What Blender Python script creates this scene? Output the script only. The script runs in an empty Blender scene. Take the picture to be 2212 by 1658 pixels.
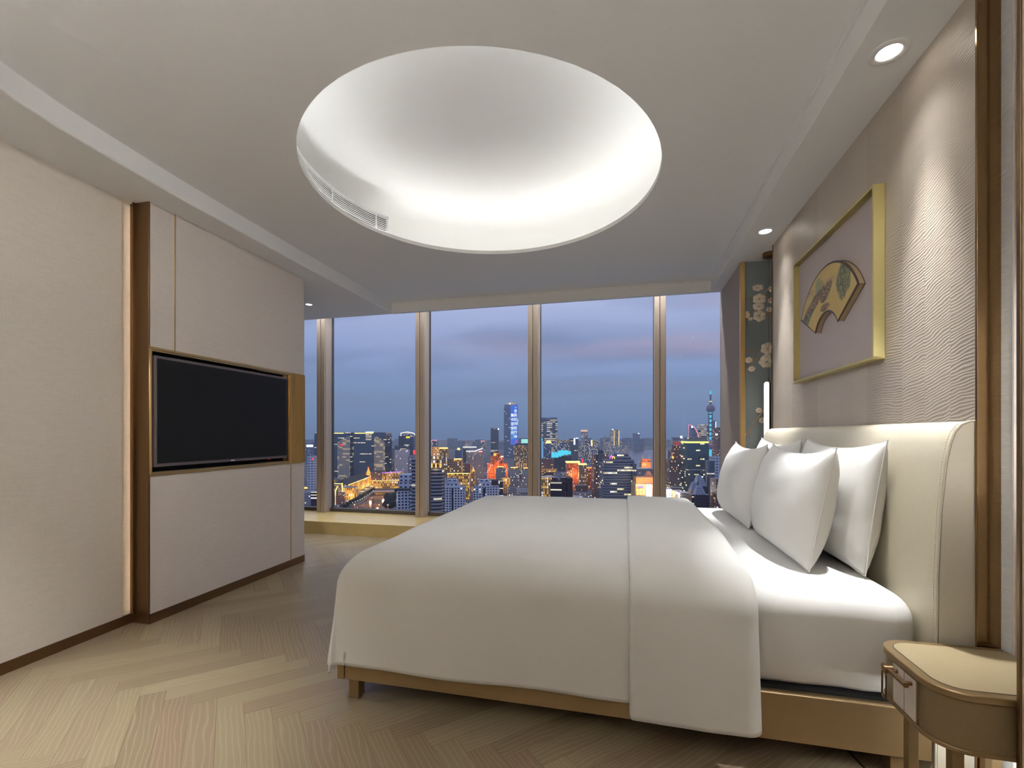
import bpy, bmesh, math, random
from mathutils import Vector, Matrix, noise

random.seed(7)
SC = bpy.context.scene
COL = SC.collection
PI = math.pi
ALPHA = math.atan(0.244)
CA, SA = math.cos(ALPHA), math.sin(ALPHA)
EYE = 1.15

# ------------------------------------------------------------------ helpers
def P(px, d):
    r = (px - 1106.0) / 1000.0
    return (d * (r * CA - SA), d * (r * SA + CA))

def cam2w(xc, d):
    return (xc * CA - d * SA, xc * SA + d * CA)

def Zat(y, d):
    return EYE + (937.0 - y) / 1000.0 * d

def lin(c):
    out = []
    for v in c[:3]:
        v = v / 255.0
        out.append(v / 12.92 if v <= 0.04045 else ((v + 0.055) / 1.055) ** 2.4)
    return (out[0], out[1], out[2], 1.0)

class MB:
    """collects faces and links them as one mesh object"""
    def __init__(s):
        s.v, s.f, s.uv, s.mi = [], [], [], []
    def face(s, pts, uvs=None, mi=0):
        n = len(s.v)
        s.v.extend(pts)
        s.f.append(tuple(range(n, n + len(pts))))
        s.uv.append(uvs or [(0, 0)] * len(pts))
        s.mi.append(mi)
    def add(s, verts, faces, mi=0, uvs=None):
        n = len(s.v)
        s.v.extend(verts)
        for k, f in enumerate(faces):
            s.f.append(tuple(i + n for i in f))
            s.uv.append([uvs[i] for i in f] if uvs else [(0, 0)] * len(f))
            s.mi.append(mi)
        return s
    def box(s, x0, x1, y0, y1, z0, z1, mi=0):
        v = [(x0, y0, z0), (x1, y0, z0), (x1, y1, z0), (x0, y1, z0), (x0, y0, z1), (x1, y0, z1), (x1, y1, z1), (x0, y1, z1)]
        return s.add(v, [(3, 2, 1, 0), (4, 5, 6, 7), (0, 1, 5, 4), (1, 2, 6, 5), (2, 3, 7, 6), (3, 0, 4, 7)], mi)
    def prism(s, poly, z0, z1, mi=0, cap_mi=None, cz=None, scale=1.0, u0=0.0):
        """poly counter-clockwise in plan; walls carry uv in metres"""
        n = len(poly)
        cx = sum(p[0] for p in poly) / n
        cy = sum(p[1] for p in poly) / n
        top = [(cx + (p[0] - cx) * scale, cy + (p[1] - cy) * scale) for p in poly]
        u = u0
        for i in range(n):
            a, b = poly[i], poly[(i + 1) % n]
            ta, tb = top[i], top[(i + 1) % n]
            L = math.hypot(b[0] - a[0], b[1] - a[1])
            s.face([(a[0], a[1], z0), (b[0], b[1], z0), (tb[0], tb[1], z1), (ta[0], ta[1], z1)],
                   [(u, 0), (u + L, 0), (u + L, z1 - z0), (u, z1 - z0)], mi)
            u += L
        cm = mi if cap_mi is None else cap_mi
        s.face([(p[0], p[1], z1) for p in top], None, cm)
        s.face([(p[0], p[1], z0) for p in reversed(poly)], None, cm)
        return s
    def tube(s, pts, r, n=8, mi=0, closed=False, caps=True):
        pts = [Vector(p) for p in pts]
        rings = []
        m = len(pts)
        up = Vector((0, 0, 1))
        for i, p in enumerate(pts):
            if closed:
                t = pts[(i + 1) % m] - pts[i - 1]
            else:
                t = pts[min(i + 1, m - 1)] - pts[max(i - 1, 0)]
            t.normalize()
            a = up.cross(t)
            if a.length < 1e-3:
                a = Vector((1, 0, 0)).cross(t)
            a.normalize()
            b = t.cross(a)
            rr = r[i] if isinstance(r, (list, tuple)) else r
            rings.append([tuple(p + a * (rr * math.cos(2 * PI * k / n)) + b * (rr * math.sin(2 * PI * k / n))) for k in range(n)])
        V = [q for ring in rings for q in ring]
        F = []
        for i in range(m if closed else m - 1):
            j = (i + 1) % m
            for k in range(n):
                F.append((i * n + k, i * n + (k + 1) % n, j * n + (k + 1) % n, j * n + k))
        if caps and not closed:
            F.append(tuple(reversed(range(n))))
            F.append(tuple(range((m - 1) * n, m * n)))
        return s.add(V, F, mi)
    def lathe(s, prof, c, n=32, mi=0, a0=0.0, a1=2 * PI):
        """prof: (r, z) list; around vertical axis through c=(x,y)"""
        full = abs(a1 - a0 - 2 * PI) < 1e-6
        m = n if full else n + 1
        V, F = [], []
        for (r, z) in prof:
            for k in range(m):
                a = a0 + (a1 - a0) * k / n
                V.append((c[0] + r * math.cos(a), c[1] + r * math.sin(a), z))
        for i in range(len(prof) - 1):
            for k in range(n):
                k2 = (k + 1) % m
                F.append((i * m + k, i * m + k2, (i + 1) * m + k2, (i + 1) * m + k))
        return s.add(V, F, mi)
    def build(s, name, mat, parent=None, smooth=None, bevel=0.0, seg=2, merge=True):
        me = bpy.data.meshes.new(name)
        me.from_pydata([tuple(v) for v in s.v], [], s.f)
        uvl = me.uv_layers.new(name='UVMap')
        k = 0
        flat = []
        for u in s.uv:
            for q in u:
                flat.extend(q)
        uvl.data.foreach_set('uv', flat)
        mats = mat if isinstance(mat, (list, tuple)) else [mat]
        for m in mats:
            me.materials.append(m)
        me.polygons.foreach_set('material_index', s.mi)
        if merge:
            bm = bmesh.new(); bm.from_mesh(me)
            bmesh.ops.remove_doubles(bm, verts=bm.verts, dist=1e-5)
            bm.to_mesh(me); bm.free()
        if smooth is not None:
            me.polygons.foreach_set('use_smooth', [True] * len(me.polygons))
            if smooth < 180:
                me.set_sharp_from_angle(angle=math.radians(smooth))
        me.update()
        o = bpy.data.objects.new(name, me)
        COL.objects.link(o)
        if bevel > 0:
            b = o.modifiers.new('Bevel', 'BEVEL'); b.width = bevel; b.segments = seg; b.limit_method = 'ANGLE'; b.angle_limit = math.radians(40)
            if smooth is None:
                me.polygons.foreach_set('use_smooth', [True] * len(me.polygons))
                b.harden_normals = True
        if parent is not None:
            o.parent = parent
            if parent.type == 'EMPTY':
                o.matrix_parent_inverse = Matrix.Translation(-parent.location)
        return o

def empty(name, loc, label=None, cat=None, group=None, kind=None):
    o = bpy.data.objects.new(name, None)
    COL.objects.link(o)
    o.location = loc
    o.empty_display_size = 0.1
    tag(o, label, cat, group, kind)
    return o

def tag(o, label=None, cat=None, group=None, kind=None):
    if label: o['label'] = label
    if cat: o['category'] = cat
    if group: o['group'] = group
    if kind: o['kind'] = kind
    return o

def struct(o, label=None):
    o['kind'] = 'structure'
    if label:
        o['label'] = label
    return o

# ------------------------------------------------------------------ materials
def newmat(name):
    m = bpy.data.materials.new(name)
    m.use_nodes = True
    nt = m.node_tree
    b = nt.nodes.get('Principled BSDF')
    return m, nt, b

def nd(nt, t, **kw):
    n = nt.nodes.new(t)
    for k, v in kw.items():
        setattr(n, k, v)
    return n

def sset(nt, sock, v):
    if hasattr(v, 'is_output') or isinstance(v, bpy.types.NodeSocket):
        nt.links.new(v, sock)
    else:
        sock.default_value = v

def ma(nt, op, a, b=None, c=None, clamp=False):
    n = nd(nt, 'ShaderNodeMath', operation=op)
    n.use_clamp = clamp
    sset(nt, n.inputs[0], a)
    if b is not None: sset(nt, n.inputs[1], b)
    if c is not None: sset(nt, n.inputs[2], c)
    return n.outputs[0]

def mixc(nt, f, a, b):
    n = nd(nt, 'ShaderNodeMix', data_type='RGBA')
    sset(nt, n.inputs[0], f); sset(nt, n.inputs[6], a); sset(nt, n.inputs[7], b)
    return n.outputs[2]

def comb(nt, x, y, z=0.0):
    n = nd(nt, 'ShaderNodeCombineXYZ')
    sset(nt, n.inputs[0], x); sset(nt, n.inputs[1], y); sset(nt, n.inputs[2], z)
    return n.outputs[0]

def sepxyz(nt, v):
    n = nd(nt, 'ShaderNodeSeparateXYZ'); nt.links.new(v, n.inputs[0])
    return n.outputs[0], n.outputs[1], n.outputs[2]

def noise_tex(nt, vec, scale, detail=3.0, rough=0.55, dist=0.0):
    n = nd(nt, 'ShaderNodeTexNoise')
    if vec is not None: nt.links.new(vec, n.inputs['Vector'])
    n.inputs['Scale'].default_value = scale
    n.inputs['Detail'].default_value = detail
    n.inputs['Roughness'].default_value = rough
    n.inputs['Distortion'].default_value = dist
    return n.outputs['Fac']

def wnoise(nt, vec):
    n = nd(nt, 'ShaderNodeTexWhiteNoise', noise_dimensions='3D')
    nt.links.new(vec, n.inputs['Vector'])
    return n.outputs['Value'], n.outputs['Color']

def scalev(nt, vec, s):
    n = nd(nt, 'ShaderNodeVectorMath', operation='MULTIPLY')
    nt.links.new(vec, n.inputs[0]); n.inputs[1].default_value = s
    return n.outputs[0]

def objco(nt):
    return nd(nt, 'ShaderNodeTexCoord').outputs['Object']

def ramp(nt, f, stops):
    n = nd(nt, 'ShaderNodeValToRGB')
    el = n.color_ramp.elements
    while len(el) < len(stops): el.new(0.5)
    for e, (p, c) in zip(el, stops):
        e.position = p; e.color = c
    sset(nt, n.inputs[0], f)
    return n.outputs[0]

def bump(nt, b, h, strength=0.3, dist=0.01):
    n = nd(nt, 'ShaderNodeBump')
    n.inputs['Strength'].default_value = strength
    n.inputs['Distance'].default_value = dist
    nt.links.new(h, n.inputs['Height'])
    nt.links.new(n.outputs[0], b.inputs['Normal'])

def simple(name, rgb, rough=0.6, metal=0.0, nscale=0.0, namp=0.06, bstr=0.0, bscale=None, stretch=(1, 1, 1), spec=0.5):
    m, nt, b = newmat(name)
    b.inputs['Roughness'].default_value = rough
    b.inputs['Metallic'].default_value = metal
    b.inputs['Specular IOR Level'].default_value = spec
    c = lin(rgb)
    if nscale > 0:
        v = scalev(nt, objco(nt), stretch)
        f = noise_tex(nt, v, nscale, 4)
        dk = tuple(x * (1 - namp) for x in c[:3]) + (1,)
        lt = tuple(min(1, x * (1 + namp)) for x in c[:3]) + (1,)
        nt.links.new(ramp(nt, f, [(0.25, dk), (0.75, lt)]), b.inputs['Base Color'])
        if bstr > 0:
            g = noise_tex(nt, v, bscale or nscale, 3)
            bump(nt, b, g, bstr, 0.004)
    else:
        b.inputs['Base Color'].default_value = c
    return m

def emis(name, rgb, strength, sample=False):
    m, nt, b = newmat(name)
    if not sample and 'led' not in name and 'pendant' not in name: m.cycles.emission_sampling = 'NONE'
    b.inputs['Base Color'].default_value = (0.02, 0.02, 0.02, 1)
    b.inputs['Emission Color'].default_value = lin(rgb)
    b.inputs['Emission Strength'].default_value = strength
    return m

MT = {}
MT['plaster'] = simple('white ceiling plaster', (230, 228, 224), 0.85, nscale=30, namp=0.01)
MT['dome'] = simple('white dome plaster', (236, 233, 228), 0.8)
def fabric_wall(name, rgb):
    m, nt, b = newmat(name)
    b.inputs['Roughness'].default_value = 0.8
    co = objco(nt)
    f1 = noise_tex(nt, scalev(nt, co, (14, 14, 420)), 1.0, 3)
    f2 = noise_tex(nt, scalev(nt, co, (420, 420, 30)), 1.0, 2)
    f = ma(nt, 'ADD', ma(nt, 'MULTIPLY', f1, 0.6), ma(nt, 'MULTIPLY', f2, 0.4))
    c = lin(rgb)
    nt.links.new(ramp(nt, f, [(0.3, tuple(x * 0.9 for x in c[:3]) + (1,)), (0.7, tuple(x * 1.08 for x in c[:3]) + (1,))]), b.inputs['Base Color'])
    bump(nt, b, f, 0.25, 0.002)
    return m
MT['fabric'] = fabric_wall('beige woven wall fabric', (216, 206, 193))
MT['fabric_tv'] = fabric_wall('rosy beige woven wall fabric', (212, 201, 191))
MT['fabric_right'] = fabric_wall('taupe woven wall fabric', (160, 149, 140))

def wallpaper():
    m, nt, b = newmat('pleated silk wallpaper')
    x, y, z = sepxyz(nt, objco(nt))
    yy = ma(nt, 'DIVIDE', ma(nt, 'SUBTRACT', y, 1.736), 0.1385)
    strip = ma(nt, 'FLOOR', yy)
    r1, rc = wnoise(nt, comb(nt, strip, 3.3, 7.0))
    nz = noise_tex(nt, comb(nt, ma(nt, 'MULTIPLY', y, 7.0), ma(nt, 'MULTIPLY', z, 16.0), ma(nt, 'MULTIPLY', strip, 5.0)), 1.0, 2)
    nb = noise_tex(nt, comb(nt, ma(nt, 'MULTIPLY', y, 2.0), ma(nt, 'MULTIPLY', z, 3.0), 0.0), 1.0, 2)
    tilt = ma(nt, 'SUBTRACT', ma(nt, 'MULTIPLY', r1, 0.5), 0.12)
    ph = ma(nt, 'ADD', z, ma(nt, 'MULTIPLY', y, tilt))
    ph = ma(nt, 'ADD', ph, ma(nt, 'MULTIPLY', nz, 0.034))
    ph = ma(nt, 'ADD', ph, ma(nt, 'MULTIPLY', r1, 0.3))
    s = ma(nt, 'SINE', ma(nt, 'MULTIPLY', ph, 2 * PI / 0.0115))
    amp = ma(nt, 'ADD', ma(nt, 'MULTIPLY', nb, 0.9), 0.15)
    h = ma(nt, 'MULTIPLY', s, amp)
    c1, c2 = lin((170, 158, 143)), lin((193, 181, 166))
    cc = mixc(nt, ma(nt, 'ADD', ma(nt, 'MULTIPLY', r1, 0.6), ma(nt, 'MULTIPLY', h, 0.25)), c1, c2)
    nt.links.new(cc, b.inputs['Base Color'])
    b.inputs['Roughness'].default_value = 0.42
    b.inputs['Specular IOR Level'].default_value = 0.45
    bump(nt, b, h, 0.42, 0.0011)
    return m
MT['wallpaper'] = wallpaper()

MT['bronze'] = simple('brushed bronze', (118, 92, 64), 0.34, 0.9, nscale=1.0, namp=0.05, stretch=(60, 60, 2))
MT['bronze_rib'] = simple('ribbed gold bronze', (178, 144, 86), 0.3, 0.9)
MT['bronze_dark'] = simple('polished dark bronze', (140, 112, 78), 0.14, 1.0)
MT['brass'] = simple('satin brass', (196, 164, 110), 0.32, 0.9)
MT['brass_light'] = simple('pale gold leafed frame', (206, 190, 128), 0.42, 0.55, nscale=8, namp=0.04, stretch=(20, 20, 20))
MT['champagne'] = simple('champagne lacquered metal', (142, 119, 84), 0.36, 0.55, nscale=1.0, namp=0.03, stretch=(3, 40, 40))
MT['linen'] = simple('white cotton linen', (230, 228, 223), 0.75, nscale=5, namp=0.012, bstr=0.12, bscale=5, spec=0.25)
MT['sheet'] = simple('white fitted sheet cotton', (234, 232, 228), 0.7, nscale=6, namp=0.01, bstr=0.1, bscale=7, spec=0.25)
MT['leather'] = simple('cream leather', (204, 195, 172), 0.38, nscale=60, namp=0.02, bstr=0.05, bscale=260)
MT['leather_side'] = simple('cream leather on the edge panel', (192, 184, 166), 0.42, nscale=60, namp=0.02, bstr=0.05, bscale=260)
MT['ns_leather'] = simple('champagne leather top', (170, 153, 120), 0.4, 0.1, nscale=120, namp=0.03)
MT['ns_body'] = simple('champagne lacquer body', (128, 110, 80), 0.34, 0.35, nscale=90, namp=0.03)
MT['pearl'] = simple('white shell inlay', (226, 216, 208), 0.25, nscale=14, namp=0.1)
MT['black'] = simple('matt black', (16, 16, 16), 0.7)
MT['dark_base'] = simple('black gap filler', (14, 14, 16), 0.9)
MT['screen'] = simple('switched off screen', (22, 22, 22), 0.5, spec=0.22)
MT['bezel'] = simple('grey plum bezel', (92, 82, 84), 0.4)
MT['stone'] = simple('honey beige stone', (200, 176, 120), 0.3, nscale=9, namp=0.1)
MT['mullion'] = simple('taupe aluminium window frame', (184, 168, 152), 0.42, 0.1, nscale=2, namp=0.03, stretch=(30, 30, 1))
MT['mullion_dark'] = simple('grey aluminium sash', (92, 88, 84), 0.45, 0.3)
MT['grille'] = simple('white painted metal', (226, 224, 220), 0.5)
MT['grille_dark'] = simple('dark duct', (60, 58, 56), 0.9)
MT['art_ground'] = simple('mauve silk art ground', (176, 164, 160), 0.7, nscale=1.0, namp=0.03, stretch=(20, 20, 240))
MT['fan_edge'] = simple('tan fan box edge', (172, 150, 118), 0.5, 0.2)
MT['fan_dark'] = simple('dark brown fan border', (70, 56, 46), 0.5)
MT['lamp_glow'] = emis('lit pendant diffuser', (255, 250, 244), 7.0)
MT['lens'] = emis('lit downlight lens', (255, 247, 236), 14.0)
MT['led'] = emis('warm led strip', (248, 252, 255), 9.5)
MT['led_rear'] = emis('rear led strip', (248, 252, 255), 3.4)
MT['led_up'] = emis('led strip tilted into the dome', (248, 252, 255), 24.0)
MT['led_groove'] = emis('warm led strip in wall groove', (255, 252, 248), 9.0)
MT['thread'] = simple('pale stitching thread', (214, 202, 172), 0.7)

def glass():
    m, nt, b = newmat('window glass')
    out = nt.nodes['Material Output']
    tr = nd(nt, 'ShaderNodeBsdfTransparent'); tr.inputs[0].default_value = (0.97, 0.985, 0.98, 1)
    gl = nd(nt, 'ShaderNodeBsdfGlossy'); gl.inputs['Roughness'].default_value = 0.0
    mx = nd(nt, 'ShaderNodeMixShader'); mx.inputs[0].default_value = 0.004
    nt.links.new(tr.outputs[0], mx.inputs[1]); nt.links.new(gl.outputs[0], mx.inputs[2])
    nt.links.new(mx.outputs[0], out.inputs[0])
    return m
MT['glass'] = glass()

def silver_cloth():
    m, nt, b = newmat('silver threaded wall cloth')
    co = objco(nt)
    f = noise_tex(nt, scalev(nt, co, (10, 14, 260)), 1.0, 3)
    g = noise_tex(nt, scalev(nt, co, (30, 30, 90)), 1.0, 2)
    sp = ma(nt, 'GREATER_THAN', f, 0.66)
    nt.links.new(mixc(nt, sp, mixc(nt, g, lin((206, 209, 210)), lin((236, 238, 238))), lin((255, 255, 252))), b.inputs['Base Color'])
    b.inputs['Roughness'].default_value = 0.4
    bump(nt, b, f, 0.3, 0.003)
    return m
MT['silver'] = silver_cloth()
MT['silk'] = simple('slate blue silk panel', (116, 122, 122), 0.55, nscale=3, namp=0.12, bstr=0.3, bscale=26, stretch=(1, 1, 1.0))
MT['petal'] = simple('embroidered ivory petals', (226, 208, 184), 0.7, nscale=40, namp=0.14)
MT['petal_core'] = simple('embroidered tan flower heart', (186, 152, 118), 0.8)
MT['twig'] = simple('embroidered tan twig', (158, 130, 96), 0.8)

def wood():
    m, nt, b = newmat('limed oak herringbone')
    uv = nd(nt, 'ShaderNodeUVMap', uv_map='UVMap').outputs[0]
    loc = nd(nt, 'ShaderNodeUVMap', uv_map='Local').outputs[0]
    at = nd(nt, 'ShaderNodeAttribute', attribute_name='tone').outputs['Fac']
    u, v, _ = sepxyz(nt, uv)
    lu, lv, _ = sepxyz(nt, loc)
    # cathedral grain: warped rings along the plank
    w = noise_tex(nt, comb(nt, ma(nt, 'MULTIPLY', u, 1.7), ma(nt, 'MULTIPLY', v, 7.0)), 1.0, 2)
    ring = ma(nt, 'ADD', ma(nt, 'MULTIPLY', v, 52.0), ma(nt, 'MULTIPLY', w, 5.0))
    g = ma(nt, 'ABSOLUTE', ma(nt, 'SINE', ma(nt, 'MULTIPLY', ring, PI)))
    fine = noise_tex(nt, comb(nt, ma(nt, 'MULTIPLY', u, 22.0), ma(nt, 'MULTIPLY', v, 420.0)), 1.0, 2)
    pore = ma(nt, 'MULTIPLY', ma(nt, 'POWER', ma(nt, 'SUBTRACT', 1.0, g), 3.0), ma(nt, 'ADD', 0.35, ma(nt, 'MULTIPLY', fine, 0.9)))
    pore = ma(nt, 'MINIMUM', ma(nt, 'ADD', pore, ma(nt, 'MULTIPLY', ma(nt, 'GREATER_THAN', fine, 0.66), 0.2)), 1.0)
    base = ramp(nt, at, [(0.0, lin((124, 108, 85))), (0.35, lin((134, 119, 94))), (0.7, lin((144, 130, 103))), (1.0, lin((128, 108, 88)))])
    base = mixc(nt, ma(nt, 'MULTIPLY', fine, 0.22), base, lin((106, 89, 69)))
    col = mixc(nt, ma(nt, 'MULTIPLY', pore, 0.36), base, lin((186, 172, 144)))
    eu = ma(nt, 'MINIMUM', lu, ma(nt, 'SUBTRACT', 0.5844, lu))
    ev = ma(nt, 'MINIMUM', lv, ma(nt, 'SUBTRACT', 0.0974, lv))
    e = ma(nt, 'MINIMUM', eu, ev)
    joint = ma(nt, 'LESS_THAN', e, 0.0007)
    col = mixc(nt, ma(nt, 'MULTIPLY', joint, 0.65), col, lin((70, 54, 42)))
    nt.links.new(col, b.inputs['Base Color'])
    b.inputs['Roughness'].default_value = 0.36
    b.inputs['Specular IOR Level'].default_value = 0.5
    hh = ma(nt, 'SUBTRACT', ma(nt, 'MINIMUM', ma(nt, 'MULTIPLY', e, 500.0), 1.0), ma(nt, 'MULTIPLY', pore, 0.35))
    bump(nt, b, hh, 0.25, 0.0012)
    return m
MT['wood'] = wood()

def fan_art():
    m, nt, b = newmat('ink and colour landscape on gold silk')
    co = objco(nt)
    x, y, z = sepxyz(nt, co)
    u = ma(nt, 'DIVIDE', ma(nt, 'SUBTRACT', 2.77, y), 0.404)
    h = ma(nt, 'DIVIDE', ma(nt, 'SUBTRACT', z, 1.6325), 0.404)
    n1 = noise_tex(nt, scalev(nt, co, (1, 16, 16)), 1.0, 5, 0.65)
    n2 = noise_tex(nt, scalev(nt, co, (1, 75, 60)), 1.0, 3, 0.7, 1.5)
    n3 = noise_tex(nt, scalev(nt, co, (1, 5, 6)), 1.0, 3)
    n4 = noise_tex(nt, comb(nt, ma(nt, 'MULTIPLY', u, 5.0), 1.0, 4.0), 1.0, 4, 0.6)
    c = mixc(nt, n3, lin((184, 156, 88)), lin((202, 178, 118)))
    def blob(a, b_, ra, rb, tilt=0.0, nz=1.6):
        du = ma(nt, 'SUBTRACT', u, a)
        dh = ma(nt, 'SUBTRACT', ma(nt, 'SUBTRACT', h, b_), ma(nt, 'MULTIPLY', du, tilt))
        e = ma(nt, 'ADD', ma(nt, 'POWER', ma(nt, 'DIVIDE', du, ra), 2.0), ma(nt, 'POWER', ma(nt, 'DIVIDE', dh, rb), 2.0))
        return ma(nt, 'MULTIPLY', ma(nt, 'ADD', ma(nt, 'SUBTRACT', 1.0, e), ma(nt, 'MULTIPLY', ma(nt, 'SUBTRACT', n1, 0.5), nz)), 3.5, clamp=True)
    stroke = ma(nt, 'MULTIPLY', ma(nt, 'SUBTRACT', n2, 0.42), 7.0, clamp=True)
    # far mauve peaks along the top, one pale green peak
    peak = ma(nt, 'MULTIPLY', ma(nt, 'SUBTRACT', ma(nt, 'ADD', 0.62, ma(nt, 'MULTIPLY', n4, 0.42)), h), 20.0, clamp=True)
    low = ma(nt, 'MULTIPLY', ma(nt, 'SUBTRACT', h, 0.70), 9.0, clamp=True)
    c = mixc(nt, ma(nt, 'MULTIPLY', ma(nt, 'MULTIPLY', peak, low), 0.6), c, lin((146, 122, 110)))
    c = mixc(nt, ma(nt, 'MULTIPLY', blob(-0.24, 0.80, 0.10, 0.13, 0.0, 0.5), 0.75), c, lin((122, 142, 112)))
    def paint(c, m_, wash, ink, k=0.9):
        c = mixc(nt, ma(nt, 'MULTIPLY', m_, 0.6), c, wash)
        return mixc(nt, ma(nt, 'MULTIPLY', ma(nt, 'MULTIPLY', m_, stroke), k), c, ink)
    c = paint(c, blob(0.52, 0.66, 0.20, 0.24, 0.1), lin((104, 124, 100)), lin((44, 58, 58)))
    c = paint(c, blob(-0.40, 0.60, 0.40, 0.10, 0.38), lin((136, 112, 98)), lin((64, 50, 54)))
    c = paint(c, blob(0.02, 0.66, 0.20, 0.11, 0.3), lin((132, 108, 96)), lin((66, 52, 56)))
    c = paint(c, blob(-0.64, 0.44, 0.20, 0.10, 0.3), lin((108, 128, 110)), lin((58, 62, 62)))
    c = paint(c, blob(-0.02, 0.47, 0.16, 0.05, 0.0), lin((140, 116, 96)), lin((70, 56, 56)), .8)
    nt.links.new(c, b.inputs['Base Color'])
    b.inputs['Roughness'].default_value = 0.6
    return m
MT['fan_art'] = fan_art()
# ------------------------------------------------------------------ room shell
ZS, ZC = 2.556, 2.67           # soffit and ceiling heights
XW = 1.07                      # face of the wall behind the bed
XN = 1.15                      # back of the bedside niches
XR = 0.92                      # face of the right wall beside the niches
DC, DR = (-0.85, 2.74), 1.05   # dome centre and radius

def floor_planks():
    w, n = 0.0974, 6
    L = w * n
    u = Vector((1, -1)) / math.sqrt(2)
    v = Vector((1, 1)) / math.sqrt(2)
    o = Vector((-2.207, 1.585))
    me = bpy.data.meshes.new('floor')
    bm = bmesh.new()
    uvl = bm.loops.layers.uv.new('UVMap')
    loc = bm.loops.layers.uv.new('Local')
    tone = bm.loops.layers.float_color.new('tone')
    rng = random.Random(3)
    def plank(i0, j0, horiz):
        a0, a1, b0, b1 = (i0, i0 + n, j0, j0 + 1) if horiz else (i0, i0 + 1, j0, j0 + n)
        cs = [(a0, b0), (a1, b0), (a1, b1), (a0, b1)]
        pts = [o + u * (a * w) + v * (b * w) for a, b in cs]
        if max(p.x for p in pts) < -5.2 or min(p.x for p in pts) > 1.15 or max(p.y for p in pts) < -1.6 or min(p.y for p in pts) > 4.66:
            return
        f = bm.faces.new([bm.verts.new((p.x, p.y, 0)) for p in pts])
        t = rng.random()
        ou, ov = rng.random() * 40, rng.random() * 40
        for lp, (a, b) in zip(f.loops, cs):
            la, lb = (a - a0) * w, (b - b0) * w
            if not horiz: la, lb = lb, la
            lp[loc].uv = (la, lb)
            lp[uvl].uv = (la + ou, lb + ov)
            lp[tone] = (t, t, t, 1)
    R = 80
    for j in range(-R, R):
        for i in range(-R, R):
            if (i - j) % (2 * n) == 0: plank(i, j, True)
            if (i - j) % (2 * n) == 2 * n - 1: plank(i, j, False)
    for co, no in (((-5.2, 0, 0), (-1, 0, 0)), ((1.15, 0, 0), (1, 0, 0)), ((0, -1.6, 0), (0, -1, 0)), ((0, 4.66, 0), (0, 1, 0))):
        bmesh.ops.bisect_plane(bm, geom=bm.verts[:] + bm.edges[:] + bm.faces[:], plane_co=co, plane_no=no, clear_outer=True)
    for f in bm.faces:
        if f.normal.z < 0: f.normal_flip()
    bm.to_mesh(me); bm.free()
    me.materials.append(MT['wood'])
    ob = bpy.data.objects.new('floor', me)
    COL.objects.link(ob)
    return struct(ob)
floor_planks()

# ceiling: slab with a round opening, dome, fascia of the tray and the lower soffits
def ceiling():
    b = MB()
    n = 128
    X0, X1, Y0, Y1 = -5.2, 1.3, -1.6, 4.97
    ring, outer = [], []
    angs = sorted([2 * PI * k / n for k in range(n)] + [math.atan2(y - DC[1], x - DC[0]) % (2 * PI) for x in (X0, X1) for y in (Y0, Y1)])
    for a in angs:
        c, s_ = math.cos(a), math.sin(a)
        ring.append((DC[0] + DR * c, DC[1] + DR * s_))
        ts = []
        if c > 1e-9: ts.append((X1 - DC[0]) / c)
        if c < -1e-9: ts.append((X0 - DC[0]) / c)
        if s_ > 1e-9: ts.append((Y1 - DC[1]) / s_)
        if s_ < -1e-9: ts.append((Y0 - DC[1]) / s_)
        t = min(ts)
        outer.append((DC[0] + t * c, DC[1] + t * s_))
    m = len(angs)
    for k in range(m):
        q = (k + 1) % m
        b.face([(*ring[k], ZC), (*ring[q], ZC), (*outer[q], ZC), (*outer[k], ZC)][::-1])
    root = b.build('ceiling', MT['plaster'])
    struct(root)
    # lip + light trough + dome
    d = MB()
    prof = [(DR, ZC), (DR, ZC + 0.028), (DR + 0.006, ZC + 0.03), (DR + 0.012, ZC + 0.028), (DR + 0.012, ZC + 0.004), (DR + 0.56, ZC + 0.004)]
    d.lathe(prof, DC, 128)
    d.build('opening_lip', MT['plaster'], root, smooth=35)
    d = MB()
    Rw, H = DR + 0.56, 0.42
    prof = [(Rw, ZC + 0.004), (Rw, ZC + 0.03)]
    for k in range(1, 25):
        t = PI / 2 * k / 24
        prof.append((max(Rw * math.cos(t) ** 0.5, 1e-4), ZC + 0.03 + H * math.sin(t) ** 1.15))
    d.lathe(prof, DC, 128)
    d.build('dome', MT['dome'], root, smooth=60)
    return root
CEIL = ceiling()

# cove light hidden in the trough of the dome
cv = MB()
for rr, mi in ((DR + 0.036, 0), (DR + 0.20, 3)):
    cv.lathe([(rr + 0.008 * math.cos(2 * PI * k / 12), ZC + 0.014 + 0.008 * math.sin(2 * PI * k / 12)) for k in range(13)], DC, 96, mi)
    cv.lathe([(rr - 0.006, ZC + 0.004), (rr - 0.006, ZC + 0.007), (rr + 0.006, ZC + 0.007), (rr + 0.006, ZC + 0.004)], DC, 96, 1)
cv.lathe([(DR + 0.0455, ZC + 0.006), (DR + 0.0595, ZC + 0.026)], DC, 96, 2)
cove = cv.build('cove_light', [MT['led'], MT['grille'], MT['led_up'], MT['led_rear']])
tag(cove, 'ring of hidden cove light glowing inside the round ceiling dome', 'cove light')

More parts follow.
